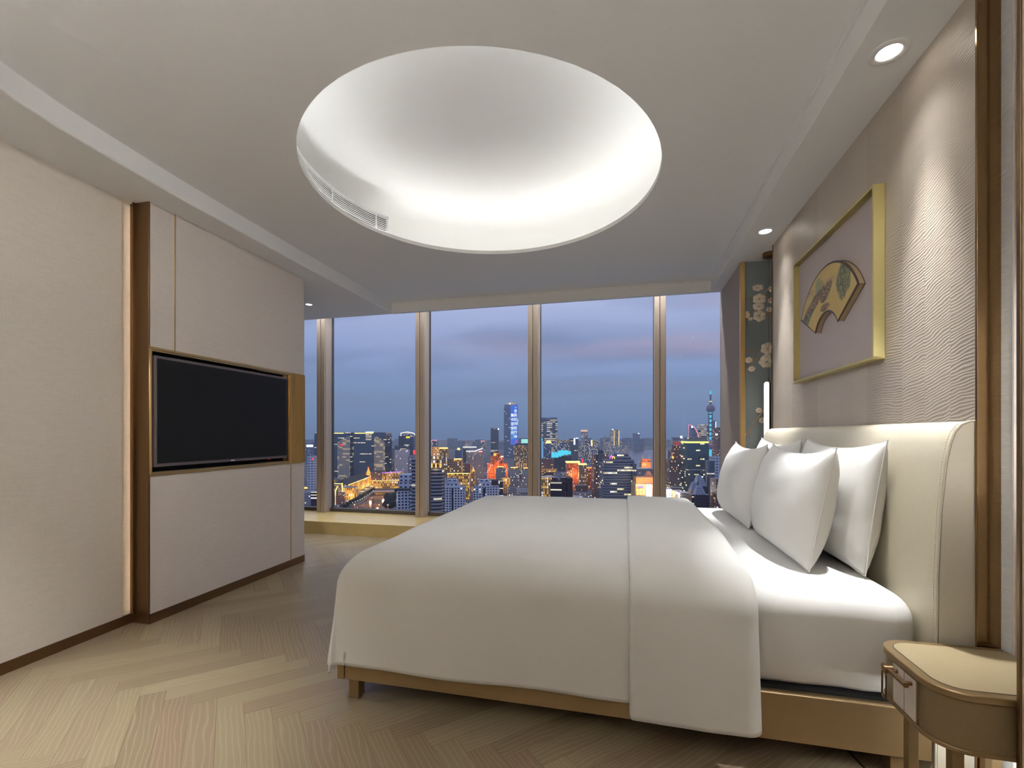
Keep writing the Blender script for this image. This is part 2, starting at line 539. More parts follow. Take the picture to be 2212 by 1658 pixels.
# soffits (lower ceilings around the tray)
sf = MB()
sf.box(0.825, 1.30, -1.6, 4.95, ZS, ZC + 0.05)
o = sf.build('ceiling_soffit_right', MT['plaster'], bevel=0.004); struct(o)
left_edge = [(-2.20, -1.6), (-2.20, 0.55), (-2.30, 0.9), (-2.40, 1.13), (-2.455, 1.28), (-2.49, 1.40), (-2.525, 1.58), (-2.548, 1.80), (-2.565, 2.0), (-2.578, 2.2), (-2.597, 2.7), (-2.61, 3.2), (-2.635, 4.90), (-2.635, 4.95)]
poly = left_edge + [(-5.2, 4.97), (-5.2, -1.6)]
sf = MB()
sf.prism(poly, ZS, ZC + 0.05)
o = sf.build('ceiling_soffit_left', MT['plaster'], smooth=30, bevel=0.012, seg=3); struct(o)
sf = MB(); sf.box(-2.64, 0.826, 4.90, 4.95, ZS, ZC + 0.2)
o = sf.build('ceiling_fascia_window', MT['plaster'], bevel=0.003); struct(o)
sf = MB(); sf.box(-5.2, 2.4, 4.95, 5.6, 2.92, 2.98); sf.box(-5.2, 2.4, 4.95, 4.96, ZC, 2.95)
o = sf.build('ceiling_blind_pocket', MT['plaster']); struct(o)
# bead added to draw the shadow-gap line where tray meets fascia
bd = MB(); bd.box(0.812, 0.828, -1.6, 4.90, ZC - 0.010, ZC + 0.001)
o = bd.build('trim_1', MT['plaster']); struct(o, 'thin bead added for the shadow line atop the right ceiling step')
bd = MB(); bd.box(-2.63, 0.82, 4.888, 4.902, ZC - 0.010, ZC + 0.001)
o = bd.build('trim_2', MT['plaster']); struct(o, 'thin bead added for the shadow line atop the window ceiling step')

# right side walls
b = MB(); b.box(XW, 1.30, 1.755, 3.80, 0, ZS)
o = b.build('wall_headboard', MT['wallpaper']); struct(o, 'pleated silk wall behind the bed')
b = MB(); b.box(1.128, 1.30, 1.38, 1.7549, 0, ZS)
o = b.build('wall_niche_near', MT['silver']); struct(o, 'silver threaded back of the near bedside niche')
b = MB(); b.box(XN, 1.30, 3.80, 4.14, 0, ZS)
o = b.build('wall_niche_back', MT['silk']); struct(o)
b = MB(); b.box(XR, 1.30, 4.15, 4.93, 0, ZS); b.box(1.0, 1.3, 4.93, 5.4, 0, 2.95)
o = b.build('wall_right', MT['fabric_right'], bevel=0.004); struct(o, 'taupe wall between the blossom niche and the window')
b = MB(); b.box(0.938, 1.30, -1.6, 1.387, 0, ZS)
o = b.build('wall_right_near', MT['fabric']); struct(o)
b = MB(); b.box(0.934, 1.128, 1.387, 1.400, 0, ZS)
o = b.build('trim_3', MT['bronze'], bevel=0.003); struct(o, 'bronze edge trim of the near bedside niche')
b = MB(); b.box(XW - 0.004, 1.128, 1.745, 1.7549, 0, ZS)
o = b.build('trim_4', MT['bronze_dark'], bevel=0.002); struct(o, 'polished bronze side of the headboard wall')
b = MB(); b.box(XW - 0.004, XN, 3.80, 3.812, 0, ZS)
o = b.build('trim_5', MT['bronze'], bevel=0.002); struct(o, 'bronze edge between headboard wall and blossom niche')
b = MB(); b.box(XR - 0.004, XR + 0.035, 4.118, 4.149, 0, ZS)
o = b.build('trim_6', MT['brass'], bevel=0.003); struct(o, 'brass edge between blossom niche and right wall')
b = MB(); b.box(1.122, 1.128, 1.688, 1.697, 0, ZS)
o = b.build('trim_7', MT['pearl'], bevel=0.002); struct(o, 'pale beaded strip beside the silver cloth')

# blossom panel: silk with raised embroidery, one mesh
def blossom_panel():
    b = MB()
    YB = 4.136
    b.box(XR + 0.03, XN, YB, YB + 0.012, 0, ZS)
    def to(cx, cy):
        px, y = 1560 + cx / 3.686, 530 + cy / 3.686
        r = (px - 1106) / 1000.0
        d = YB / (r * SA + CA)
        return (d * (r * CA - SA), Zat(y, d))
    rng = random.Random(5)
    def ok(x): return XR + 0.035 < x < XN - 0.002
    for line in ([(160, 418), (200, 415), (245, 420)], [(300, 350), (370, 358), (355, 385), (335, 405)], [(340, 420), (400, 422)], [(160, 600), (190, 575), (215, 555), (255, 505)],
                 [(300, 590), (340, 560), (380, 525)], [(380, 530), (390, 565), (392, 600)], [(160, 850), (230, 840), (270, 845), (320, 822)], [(275, 850), (255, 910), (215, 965), (165, 1003)],
                 [(268, 885), (300, 915)], [(335, 955), (350, 992)], [(165, 1530), (215, 1480), (250, 1420), (330, 1310)], [(222, 1470), (215, 1500), (218, 1535)], [(195, 572), (206, 630)], [(165, 590), (163, 635)]):
        pts = [to(*q) for q in line]
        fine = []
        for k in range(len(pts) - 1):
            for t in range(6):
                f = t / 6
                fine.append((pts[k][0] * (1 - f) + pts[k + 1][0] * f + rng.uniform(-.0015, .0015), pts[k][1] * (1 - f) + pts[k + 1][1] * f + rng.uniform(-.0015, .0015)))
        fine.append(pts[-1])
        b.tube([(x, YB - 0.001, z) for x, z in fine if ok(x)], 0.0042, 6, 1)
    for cx, cy, r, sq in ((285, 335, 40, .6), (392, 345, 26, .9), (297, 425, 48, .85), (290, 485, 42, .65), (392, 437, 26, .9), (378, 510, 25, .85), (187, 552, 32, .9), (298, 560, 46, .95), (227, 583, 17, .8), (166, 405, 9, 1),
                          (362, 820, 50, .95), (355, 925, 56, .8), (358, 888, 32, .7), (212, 912, 28, .85), (235, 982, 26, .8), (292, 1312, 23, .9), (318, 1392, 22, 1), (170, 1506, 18, 1)):
        x0, z0 = to(cx, cy)
        R = r * 0.00102
        a0 = rng.random() * 2
        for k in range(6):
            a = a0 + k * 2 * PI / 6
            pcx, pcz = x0 + math.cos(a) * R * 0.58, z0 + math.sin(a) * R * 0.58 * sq
            rr = R * 0.5
            V = [(pcx, YB - 0.011 - 0.001 * k, pcz)]
            for q in range(14):
                t = 2 * PI * q / 14
                V.append((min(max(pcx + rr * math.cos(t), XR + .035), XN - .003), YB - 0.001, pcz + rr * math.sin(t) * (0.5 + 0.5 * sq)))
            b.add(V, [(0, 1 + q, 1 + (q + 1) % 14) for q in range(14)], 2)
        V = [(x0, YB - 0.014, z0)] + [(min(x0 + R * .15 * math.cos(2 * PI * q / 12), XN - .003), YB - 0.004, z0 + R * .15 * sq * math.sin(2 * PI * q / 12)) for q in range(12)]
        if x0 < XN - .01:
            b.add(V, [(0, 1 + q, 1 + (q + 1) % 12) for q in range(12)], 3)
    o = b.build('wall_niche_far', [MT['silk'], MT['twig'], MT['petal'], MT['petal_core']], smooth=50)
    struct(o, 'slate blue silk panel embroidered with ivory plum blossom')
blossom_panel()

# left walls
def quadwall(name, a, b_, th, z0, z1, mat, label=None, bev=0.0):
    """a, b_ plan points of the visible face; thickness to the left of a->b_"""
    d = Vector((b_[0] - a[0], b_[1] - a[1])).normalized()
    n = Vector((-d.y, d.x)) * th
    m = MB()
    m.prism([a, b_, (b_[0] + n.x, b_[1] + n.y), (a[0] + n.x, a[1] + n.y)], z0, z1)
    o = m.build(name, mat, bevel=bev)
    return struct(o, label)
quadwall('wall_left', (-2.705, -1.6), (-2.927, 2.140), 0.014, 0, ZS, MT['fabric'], 'beige fabric wall panel left of the television wall')
b = MB(); b.box(-3.05, -2.939, 1.4, 2.2065, 0, ZS)
o = b.build('wall_left_groove', MT['fabric']); struct(o)
b = MB(); b.box(-3.05, -2.96, 2.13, 2.192, 0, 0.055)
b = MB(); b.box(-2.905, -2.898, 2.182, 2.1962, 0.056, ZS)
o = b.build('trim_20', MT['bronze'], bevel=0.001); struct(o, 'slim bronze channel hiding the groove light')

# television wall: local frame along its face
T0 = Vector((-2.798, 2.198)); T1 = Vector((-2.824, 3.669))
TU = (T1 - T0).normalized(); TN = Vector((-TU.y, TU.x))   # TN points into the wall (to -X)
TL = (T1 - T0).length
def tw(s, off):
    p = T0 + TU * s + TN * off
    return (p.x, p.y)
def tv_outline(off0, off1, s0, s1, rnd):
    pts = [tw(s0, off0)]
    if rnd:
        r = 0.06
        for k in range(9):
            a = PI / 2 * k / 8
            pts.append(tw(s1 - r + r * math.sin(a), off0 + r - r * math.cos(a)))
    else:
        pts.append(tw(s1, off0))
    pts += [tw(s1, off1), tw(s0, off1)]
    return pts
NZ0, NZ1, NS1 = 0.893, 1.682, 1.252
b = MB()
b.prism(tv_outline(0, 0.24, 0.002, TL, True), 0.0, NZ0)
b.prism(tv_outline(0, 0.24, 0.002, TL, True), NZ1, ZS)
b.prism(tv_outline(0.13, 0.24, 0.002, TL, False), NZ0, NZ1)
o = b.build('wall_television', MT['fabric_tv'], smooth=35); struct(o, 'rosy beige fabric wall holding the television')
def tbox(m, s0, s1, o0, o1, z0, z1, mi=0):
    m.prism([tw(s0, o0), tw(s1, o0), tw(s1, o1), tw(s0, o1)], z0, z1, mi)
# bronze end post and inlays
b = MB(); b.prism([(-2.957, 2.196), (-2.796, 2.196), (-2.796, 2.2065), (-2.957, 2.2065)], 0, ZS)
o = b.build('trim_8', MT['bronze'], bevel=0.002); struct(o, 'bronze end post of the television wall')
b = MB(); tbox(b, 0.168, 0.175, -0.002, 0.02, NZ1, ZS)
o = b.build('trim_9', MT['brass']); struct(o, 'thin brass inlay above the television')
b = MB(); tbox(b, 1.25, 1.258, -0.002, 0.02, 0.058, NZ0)
o = b.build('trim_10', MT['brass']); struct(o, 'thin brass inlay below the television')
# ribbed bronze panel on the rounded end
b = MB()
outl = [p for p in tv_outline(-0.002, 0.2, NS1 + 0.004, TL + 0.002, True)]
face = outl[:-2]
path = []
for a, c in zip(face[:-1], face[1:]):
    L = math.hypot(c[0] - a[0], c[1] - a[1]); k = max(1, int(L / 0.004))
    for q in range(k): path.append((a[0] + (c[0] - a[0]) * q / k, a[1] + (c[1] - a[1]) * q / k))
path.append(face[-1])
acc = 0; pr = []
for i, p in enumerate(path):
    if i: acc += math.hypot(p[0] - path[i - 1][0], p[1] - path[i - 1][1])
    q0, q1 = path[max(i - 1, 0)], path[min(i + 1, len(path) - 1)]
    t = Vector((q1[0] - q0[0], q1[1] - q0[1])).normalized()
    h = 0.005 * abs(math.sin(PI * acc / 0.0185))
    pr.append((p[0] + t.y * h, p[1] - t.x * h))
b.prism(pr + [tw(TL, 0.2), tw(NS1, 0.2)], NZ0, NZ1)
o = b.build('wall_ribbed_panel', MT['bronze_rib']); struct(o, 'vertically ribbed bronze panel right of the television')
# niche lining + bronze frame
b = MB()
tbox(b, 0.016, NS1 - 0.012, 0.125, 0.13, NZ0 + 0.012, NZ1 - 0.012, 0)
tbox(b, 0.012, 0.9, 0.005, 0.13, NZ1 - 0.02, NZ1 - 0.012, 0)
tbox(b, 0.012, 0.9, 0.005, 0.13, NZ0 + 0.012, NZ0 + 0.02, 0)
tbox(b, 0.9, NS1 - 0.01, 0.02, 0.13, NZ1 - 0.03, NZ1 - 0.012, 1)
tbox(b, 0.9, NS1 - 0.01, 0.02, 0.13, NZ0 + 0.012, NZ0 + 0.03, 1)
tbox(b, 1.18, NS1 - 0.01, 0.02, 0.13, NZ0 + 0.012, NZ1 - 0.012, 1)
o = b.build('trim_21', [MT['black'], MT['bronze']]); struct(o, 'black and bronze lining of the television recess')
b = MB()
for (o0, w) in ((-0.006, 0.014), (0.004, 0.024)):
    tbox(b, 0.002, NS1, o0, o0 + 0.02, NZ1 - w, NZ1)
    tbox(b, 0.002, NS1, o0, o0 + 0.02, NZ0, NZ0 + w)
    tbox(b, 0.002, 0.002 + w, o0, o0 + 0.02, NZ0, NZ1)
    tbox(b, NS1 - w, NS1, o0, o0 + 0.02, NZ0, NZ1)
o = b.build('trim_11', MT['brass'], bevel=0.0015); struct(o, 'stepped bronze frame around the television recess')

def skirt(name, pts, h, mat):
    m = MB()
    outp = []
    n = len(pts)
    for i, p in enumerate(pts):
        q0, q1 = pts[max(i - 1, 0)], pts[min(i + 1, n - 1)]
        t = Vector((q1[0] - q0[0], q1[1] - q0[1])).normalized()
        outp.append((p[0] + t.y * 0.006, p[1] - t.x * 0.006))
    m.prism(outp + pts[::-1], 0.0, h)
    o = m.build(name, mat, smooth=40)
    return struct(o)
skirt('baseboard_left', [(-2.705, -1.6), (-2.927, 2.140), (-2.930, 2.196)], 0.056, MT['bronze'])
skirt('baseboard_television', tv_outline(0, 0.24, 0.004, TL, True)[:-2], 0.058, MT['bronze'])
b = MB(); b.box(-2.9575, -2.931, 2.140, 2.196, 0, 0.055)
o = b.build('baseboard_groove', MT['bronze']); struct(o)

# unseen enclosing walls
b = MB(); b.box(-2.9, 1.3, -1.66, -1.6, 0, ZC)
o = b.build('wall_back', MT['fabric']); struct(o)
b = MB(); b.box(-5.26, -5.2, 1.9, 5.6, 0, 2.95)
o = b.build('wall_far_left', MT['fabric']); struct(o)
b = MB(); b.box(-5.2, -3.03, 1.9, 1.96, 0, ZS)
o = b.build('wall_side_room', MT['fabric']); struct(o)

# stone step below the window
b = MB(); b.box(-5.2, 2.3, 4.66, 5.5, -0.1, 0.143)
o = b.build('trim_12', MT['stone'], bevel=0.004); struct(o, 'honey coloured stone step under the window')

# window bays: posts (structure), sashes and panes
posts = [-5.18, -3.794, -2.418, -1.021, 0.368, 1.755]
for i, x in enumerate(posts):
    b = MB()
    b.box(x - 0.059, x + 0.059, 5.215, 5.36, 0.143, 2.95)
    b.box(x - 0.059, x - 0.008, 5.19, 5.216, 0.143, 2.95)
    b.box(x - 0.002, x + 0.052, 5.196, 5.216, 0.143, 2.95)
    o = b.build('trim_%d' % (13 + i), MT['mullion'], bevel=0.002); struct(o, 'taupe aluminium window post')
for i in range(len(posts) - 1):
    a, c = posts[i] + 0.059, posts[i + 1] - 0.059
    r = empty('window_%d' % (i + 1), ((a + c) / 2, 5.34, 0.143), kind='structure')
    m = MB()
    m.box(a, c, 5.30, 5.38, 0.143, 0.187)
    m.box(a, a + 0.006, 5.335, 5.38, 0.187, 2.92)
    m.box(c - 0.006, c, 5.335, 5.38, 0.187, 2.92)
    m.box(a, c, 5.30, 5.38, 2.90, 2.95)
    m.build('sash', MT['mullion_dark'], r, bevel=0.002)
    g = MB(); g.box(a + 0.004, c - 0.004, 5.354, 5.362, 0.18, 2.91)
    g.build('glass_pane', MT['glass'], r)

# ------------------------------------------------------------------ fittings on the ceiling
def downlight(x, y, z, label, r=0.064, light=None):
    root = empty('recessed_downlight', (x, y, z), label, 'downlight', 'recessed ceiling downlights')
    m = MB(); m.lathe([(r, z), (r, z - 0.003), (r - 0.006, z - 0.006), (r * 0.66, z - 0.005), (r * 0.60, z - 0.002), (r * 0.6, z)], (x, y), 40)
    m.build('trim_ring', MT['grille'], root, smooth=40)
    m = MB(); m.lathe([(r * 0.6, z - 0.0025), (r * 0.3, z - 0.004), (0.0005, z - 0.0045)], (x, y), 32)
    m.build('lens', MT['lens'], root, smooth=60)
    return root
downlight(0.944, 1.984, ZS, 'large nearest recessed downlight in the right soffit above the headboard wall')
downlight(0.945, 3.534, ZS, 'recessed downlight in the right soffit close to the blossom niche')
downlight(-3.33, 4.355, ZS, 'recessed downlight in the left soffit beyond the television wall', 0.05)

def vent():
    a0, a1 = math.radians(150.5), math.radians(199)
    root = empty('air_vent', (DC[0] - 1.10, DC[1], ZC + 0.02), 'curved white slatted air vent inside the rim of the round ceiling dome', 'vent')
    r = DR + 0.052
    z0, z1 = ZC + 0.03, ZC + 0.168
    m = MB(); m.lathe([(r + 0.014, z0 - 0.004), (r + 0.014, z1 + 0.01)], DC, 40, 0, a0, a1)
    m.build('duct_back', MT['grille_dark'], root, smooth=60)
    m = MB(); m.lathe([(r + 0.02, z0 - 0.02), (r + 0.016, z1 + 0.018), (r + 0.09, z1 + 0.018), (r + 0.09, z0 - 0.02)], DC, 40, 0, a0 - 0.014, a1 + 0.014)
    for a in (a0 - 0.014, a1 + 0.014):
        c, s_ = math.cos(a), math.sin(a)
        m.face([(DC[0] + q * c, DC[1] + q * s_, z) for q, z in ((r, z0 - 0.02), (r + 0.09, z0 - 0.02), (r + 0.09, z1 + 0.018), (r, z1 + 0.018))])
    m.build('duct_box', MT['plaster'], root, smooth=40)
    m = MB()
    for (zz0, zz1) in ((z0 - 0.004, z0 + 0.004), (z1 - 0.006, z1 + 0.012)):
        m.lathe([(r, zz0), (r, zz1), (r + 0.034, zz1), (r + 0.034, zz0), (r, zz0)], DC, 40, 0, a0 - 0.012, a1 + 0.012)
    for a in (a0 - 0.006, a0 + (a1 - a0) * 0.1, a0 + (a1 - a0) * 0.55, a1 + 0.006):
        m.lathe([(r, z0), (r, z1), (r + 0.034, z1), (r + 0.034, z0), (r, z0)], DC, 2, 0, a - 0.006, a + 0.006)
    m.build('frame', MT['grille'], root, smooth=40)
    for k in range(9):
        zz = z0 + 0.012 + k * (z1 - z0 - 0.02) / 8.6
        s = MB(); s.lathe([(r + 0.001, zz), (r + 0.001, zz + 0.006), (r + 0.013, zz + 0.009), (r + 0.013, zz + 0.003), (r + 0.001, zz)], DC, 40, 0, a0, a1)
        s.build('slat', MT['grille'], root, smooth=40)
vent()

# ------------------------------------------------------------------ pendant in the far niche
def pendant(x, y, label, b0=-75, b1=135):
    root = empty('pendant_lamp', (x, y, 1.0), label, 'lamp')
    m = MB(); m.lathe([(0.0005, ZS), (0.048, ZS), (0.048, ZS - 0.032), (0.044, ZS - 0.035), (0.0005, ZS - 0.035)], (x + 0.012, y), 36)
    m.build('canopy', MT['bronze'], root, smooth=40)
    m = MB(); m.tube([(x + 0.012, y, ZS - 0.03), (x + 0.008, y, 2.0), (x + 0.008, y, 1.57)], 0.0016, 8)
    m.build('cord', MT['bronze'], root, smooth=60)
    # diffuser: stadium tube with rounded ends
    def capsule(r, z0, z1, c, a0, a1, n=24):
        prof = [(r * math.sin(t * PI / 16), z0 + r - r * math.cos(t * PI / 16)) for t in range(9)]
        prof += [(r * math.cos(t * PI / 16), z1 - r + r * math.sin(t * PI / 16)) for t in range(9)]
        prof = [(max(p, 1e-4), z) for p, z in prof]
        q = MB(); q.lathe(prof, c, n, 0, a0, a1)
        return q
    capsule(0.0185, 0.93, 1.555, (x - 0.006, y), 0, 2 * PI).build('diffuser', MT['lamp_glow'], root, smooth=60)
    h = capsule(0.0245, 0.92, 1.563, (x - 0.002, y), math.radians(b0), math.radians(b1), 20)
    o = h.build('brass_back', MT['bronze'], root, smooth=60)
    s = o.modifiers.new('Solidify', 'SOLIDIFY'); s.thickness = 0.002
    m = MB(); m.lathe([(0.007, 1.556), (0.007, 1.57), (0.003, 1.578), (0.0005, 1.579)], (x + 0.004, y), 16)
    m.build('finial', MT['bronze'], root, smooth=50)
pendant(1.078, 3.97, 'slim lit tube pendant lamp with brass back hanging in the blossom niche')
pendant(1.082, 1.545, 'slim lit tube pendant lamp above the champagne nightstand by the silver cloth', 200, 350)

# ------------------------------------------------------------------ television
def television():
    root = empty('television', (*tw(0.6, 0.05), 0.948), 'wide black switched off television in the bronze framed wall recess', 'television')
    s0, s1, z0, z1 = 0.030, 1.196, 0.948, 1.632
    m = MB(); tbox(m, s0, s1, -0.012, 0.028, z0, z1)
    body = m.build('casing', MT['bezel'], root, bevel=0.003)
    m = MB(); tbox(m, s0 + 0.014, s1 - 0.011, -0.0145, -0.011, z0 + 0.020, z1 - 0.018)
    m.build('screen', MT['screen'], root)
    m = MB(); tbox(m, s0 + 0.25, s1 - 0.25, 0.028, 0.128, z0 + 0.2, z1 - 0.2)
    m.build('wall_bracket', MT['black'], root)
    m = MB(); tbox(m, 0.60, 0.635, -0.0135, -0.0118, z0 + 0.006, z0 + 0.012)
    o = m.build('badge', MT['grille'], root); o['label'] = 'small pale badge on the lower bezel'
    m = MB(); tbox(m, 0.985, 0.998, -0.008, 0.002, z0 - 0.006, z0 + 0.001)
    o = m.build('standby_light', emis('red standby light', (200, 20, 20), 0.6), root); o['label'] = 'tiny red standby light'
television()
# ------------------------------------------------------------------ bed
BX0, BX1, BY0, BY1 = -1.207, 0.96, 1.765, 3.80
def headboard_profile():
    return [(0.962, 0.02), (0.9675, 0.69), (0.976, 0.90), (0.990, 1.058), (1.001, 1.12), (1.013, 1.158), (1.030, 1.180), (1.050, 1.190), (1.066, 1.191)]

def bed():
    root = empty('bed', (-0.1, 2.78, 0), 'wide double bed with cream leather headboard and champagne metal frame', 'bed')
    m = MB(); m.box(BX0 + 0.035, BX1, BY0, BY0 + 0.035, 0.095, 0.258); m.build('side_rail', MT['champagne'], root, bevel=0.004)
    m = MB(); m.box(BX0 + 0.035, BX1, BY1 - 0.035, BY1, 0.095, 0.258); m.build('side_rail', MT['champagne'], root, bevel=0.004)
    m = MB(); m.box(BX0, BX0 + 0.034, BY0 - 0.004, BY1 + 0.004, 0.095, 0.262); m.build('foot_rail', MT['champagne'], root, bevel=0.004)
    m = MB(); m.box(BX0 + 0.04, BX1, BY0 + 0.036, BY1 - 0.036, 0.14, 0.268); m.build('mattress_base', MT['dark_base'], root)  # black box put in for the dark gap between mattress and rail
    for x, y in ((-1.172, 1.795), (-1.172, 3.72), (0.86, 1.80), (0.86, 3.72)):
        m = MB(); m.box(x, x + 0.048, y, y + 0.05, 0, 0.14); m.build('leg', MT['champagne'], root, bevel=0.003)
    # headboard: padded slab following a curved profile
    pr = headboard_profile()
    Y0, Y1 = 1.757, 3.822
    m = MB()
    n = 40
    V, F = [], []
    for j in range(n + 1):
        y = Y0 + (Y1 - Y0) * j / n
        e = min(j, n - j)
        ins = {0: 0.010, 1: 0.0}.get(e, 0.0)
        for (x, z) in pr:
            V.append((x + ins * 0.6, y, z - ins * (0.5 if z > 1.1 else 0)))
    k = len(pr)
    for j in range(n):
        for i in range(k - 1):
            F.append((j * k + i, (j + 1) * k + i, (j + 1) * k + i + 1, j * k + i + 1))
    m.add(V, F)
    hb = m.build('headboard', MT['leather'], root, smooth=50)
    m = MB()
    inner = [(x + 0.006, 1.7565, z - (0.004 if z > 1.1 else 0)) for x, z in pr]
    m.face(inner[::-1] + [(1.066, 1.7565, 0.02)])
    m.add([(x, 1.7565, z) for x, y, z in inner] + [(x, 1.764, z) for x, y, z in inner], [(i, i + 1, i + 10, i + 9) for i in range(8)])
    o = m.build('edge_panel', MT['leather_side'], hb); o['label'] = 'plain leather side of the headboard'
    m = MB(); m.face([(x, 3.8225, z) for x, y, z in inner] + [(1.066, 3.8225, 0.02)]); m.build('edge_panel', MT['leather_side'], hb)
    m = MB(); m.tube([(x + 0.002, 1.7585, z) for x, z in pr], 0.0034, 8); m.build('piping', MT['leather_side'], hb, smooth=60)
    m = MB()
    d2 = []
    for (a, c) in zip(pr[:-1], pr[1:]):
        L = math.hypot(c[0] - a[0], c[1] - a[1]); q = max(1, int(L / 0.009))
        for t in range(q): d2.append((a[0] + (c[0] - a[0]) * t / q, a[1] + (c[1] - a[1]) * t / q))
    for i in range(0, len(d2) - 1):
        x, z = d2[i]; x2, z2 = d2[i + 1]
        f = 0.55
        m.tube([(x - 0.0006, 1.773, z), (x + (x2 - x) * f - 0.0006, 1.773, z + (z2 - z) * f)], 0.0011, 5)
    o = m.build('stitching', MT['thread'], hb); o['label'] = 'row of pale stitches along the headboard edge'
bed()

def rounded(d, r, flare=0.0):
    """arc-length distance past the start of the rounding -> horizontal, drop, angle"""
    if d <= 0: return 0.0, 0.0, 0.0
    a = d / r
    if a < PI / 2: return r * math.sin(a), r * (1 - math.cos(a)), a
    e = d - r * PI / 2
    return r + flare * e, r + e, PI / 2

# mattress under a fitted sheet
def mattress():
    x0, x1, y0, y1, z0, z1, r = -1.165, 0.962, 1.80, 3.765, 0.272, 0.602, 0.085
    rc = 0.11
    V, F = [], []
    nlat = 20
    # rings: from the underside edge up the side to the top edge, then shrink over the top
    n_side = 14
    prof = [(-0.05, z0 + 0.0), (-0.022, z0 + 0.002), (-0.006, z0 + 0.018), (0.0, z0 + 0.05), (0.004, z0 + 0.12), (0.0, z1 - r)]
    for k in range(1, 9):
        a = PI / 2 * k / 8
        prof.append((-r + r * math.cos(a), z1 - r + r * math.sin(a)))
    for f in (0.15, 0.3, 0.5, 0.7, 0.85): prof.append((-r - f * 0.8, z1 + 0.01 * math.sin(f * PI / 2)))
    hx, hy, cx, cy = (x1 - x0) / 2, (y1 - y0) / 2, (x0 + x1) / 2, (y0 + y1) / 2
    def outline(off):
        pts = []
        R = max(rc + off, 0.006)
        ex, ey = hx + off, hy + off
        for (sx, sy, a0) in ((1, 1, 0), (-1, 1, PI / 2), (-1, -1, PI), (1, -1, 1.5 * PI)):
            for k in range(13):
                a = a0 + PI / 2 * k / 12
                pts.append((cx + sx * (ex - R) + R * math.cos(a), cy + sy * (ey - R) + R * math.sin(a)))
            # subdivide the straight run to the next corner
            if sx == 1 and sy == 1: p, q = (cx + (ex - R), cy + ey), (cx - (ex - R), cy + ey)
            elif sx == -1 and sy == 1: p, q = (cx - ex, cy + (ey - R)), (cx - ex, cy - (ey - R))
            elif sx == -1: p, q = (cx - (ex - R), cy - ey), (cx + (ex - R), cy - ey)
            else: p, q = (cx + ex, cy - (ey - R)), (cx + ex, cy + (ey - R))
            for k in range(1, 30):
                t = k / 30
                pts.append((p[0] + (q[0] - p[0]) * t, p[1] + (q[1] - p[1]) * t))
        return pts
    for (off, z) in prof:
        for (x, y) in outline(off):
            # small gathers near the head corners and along the tucked hem
            w = 0.0
            dc = math.hypot(x - x1, y - y0)
            low = max(0.0, 1 - (z - z0) / 0.07)
            w += 0.006 * low * noise.noise((x * 14, y * 14, z * 10))
            w += 0.006 * math.exp(-(dc / 0.16) ** 2) * math.sin(math.atan2(y - y0 - .11, x - x1 + .11) * 22) * max(0, min(1, (z1 + .02 - z) / 0.08))
            w += 0.004 * noise.noise((x * 3, y * 3, z * 5))
            V.append((x + (w if x > cx else -w) * 0.5, y + (-w if y < cy else w), z + 0.004 * low * noise.noise((x * 9, y * 9, 3))))
    m = len(outline(0))
    L = len(prof)
    for i in range(L - 1):
        for k in range(m):
            q = (k + 1) % m
            F.append((i * m + k, i * m + q, (i + 1) * m + q, (i + 1) * m + k))
    F.append(tuple(range((L - 1) * m, L * m)))
    F.append(tuple(reversed(range(m))))
    b = MB(); b.add(V, F)
    o = b.build('mattress', MT['sheet'], smooth=180)
    tag(o, 'thick mattress in a tight white fitted sheet on the bed frame', 'mattress')
mattress()

# duvet: shell following the mattress, with a turned-down band at the head end
DX0, DXS, DX1, DY0, DY1 = -1.19, 0.015, 0.452, 1.775, 3.785
DZ, DRAD = 0.612, 0.10
def shell(ax, by, t, hem, flare=0.10):
    """ax, by: cloth coordinates; t: thickness above the mattress shell"""
    rx = DX0 + DRAD; ry0 = DY0 + DRAD; ry1 = DY1 - DRAD
    hx, vx, axg = rounded(rx - ax, DRAD, flare * 0.8)
    if by < ry0: hy, vy, ayg = rounded(ry0 - by, DRAD, flare); sy = -1
    elif by > ry1: hy, vy, ayg = rounded(by - ry1, DRAD, flare); sy = 1
    else: hy, vy, ayg, sy = 0, 0, 0, 1
    x = (rx - hx) if ax < rx else ax
    y = (ry0 - hy) if by < ry0 else (ry1 + hy if by > ry1 else by)
    k = 45.0
    v = vx + vy if min(vx, vy) < 1e-6 else math.log(math.exp(k * min(vx, 3)) + math.exp(k * min(vy, 3)) - 1) / k
    # fullness of the filling on the top
    u1 = max(0.0, min(1.0, (ax - DX0) / 0.5)); w1 = max(0.0, min(1.0, (by - DY0) / 0.55)) ; w2 = max(0.0, min(1.0, (DY1 - by) / 0.4))
    sm = lambda q: q * q * (3 - 2 * q)
    puff = 0.042 * sm(u1) * sm(w1) * sm(w2)
    puff *= 1 if v < 0.02 else max(0, 1 - v / 0.2)
    nx, ny, nz = -math.sin(axg) * math.cos(ayg), sy * math.sin(ayg) * math.cos(axg * 0.7), max(math.cos(axg) * math.cos(ayg), 0.0)
    l = math.sqrt(nx * nx + ny * ny + nz * nz) or 1
    nx, ny, nz = nx / l, ny / l, nz / l
    x += nx * t; y += ny * t
    z = DZ - v + nz * t + puff
    # drape: long soft folds on the hanging side and fine creasing on top
    hang = max(0.0, min(1.0, (v - 0.08) / 0.35))
    f = 0.016 * hang * (math.sin(ax * 7.3 + 0.6) * 0.6 + noise.noise((ax * 2.3, 3.1, by * 1.2)) * 1.2)
    y += sy * f if vy > 0.02 else 0
    if vx > 0.02: x -= 0.014 * hang * math.sin(by * 8)
    cr = noise.noise((ax * 3.2, by * 3.2, 1.7)) * 0.006 + noise.noise((ax * 9, by * 6, 5.7)) * 0.0018
    z += cr * (1 - hang)
    y += sy * cr * hang * 1.4
    return x, y, z

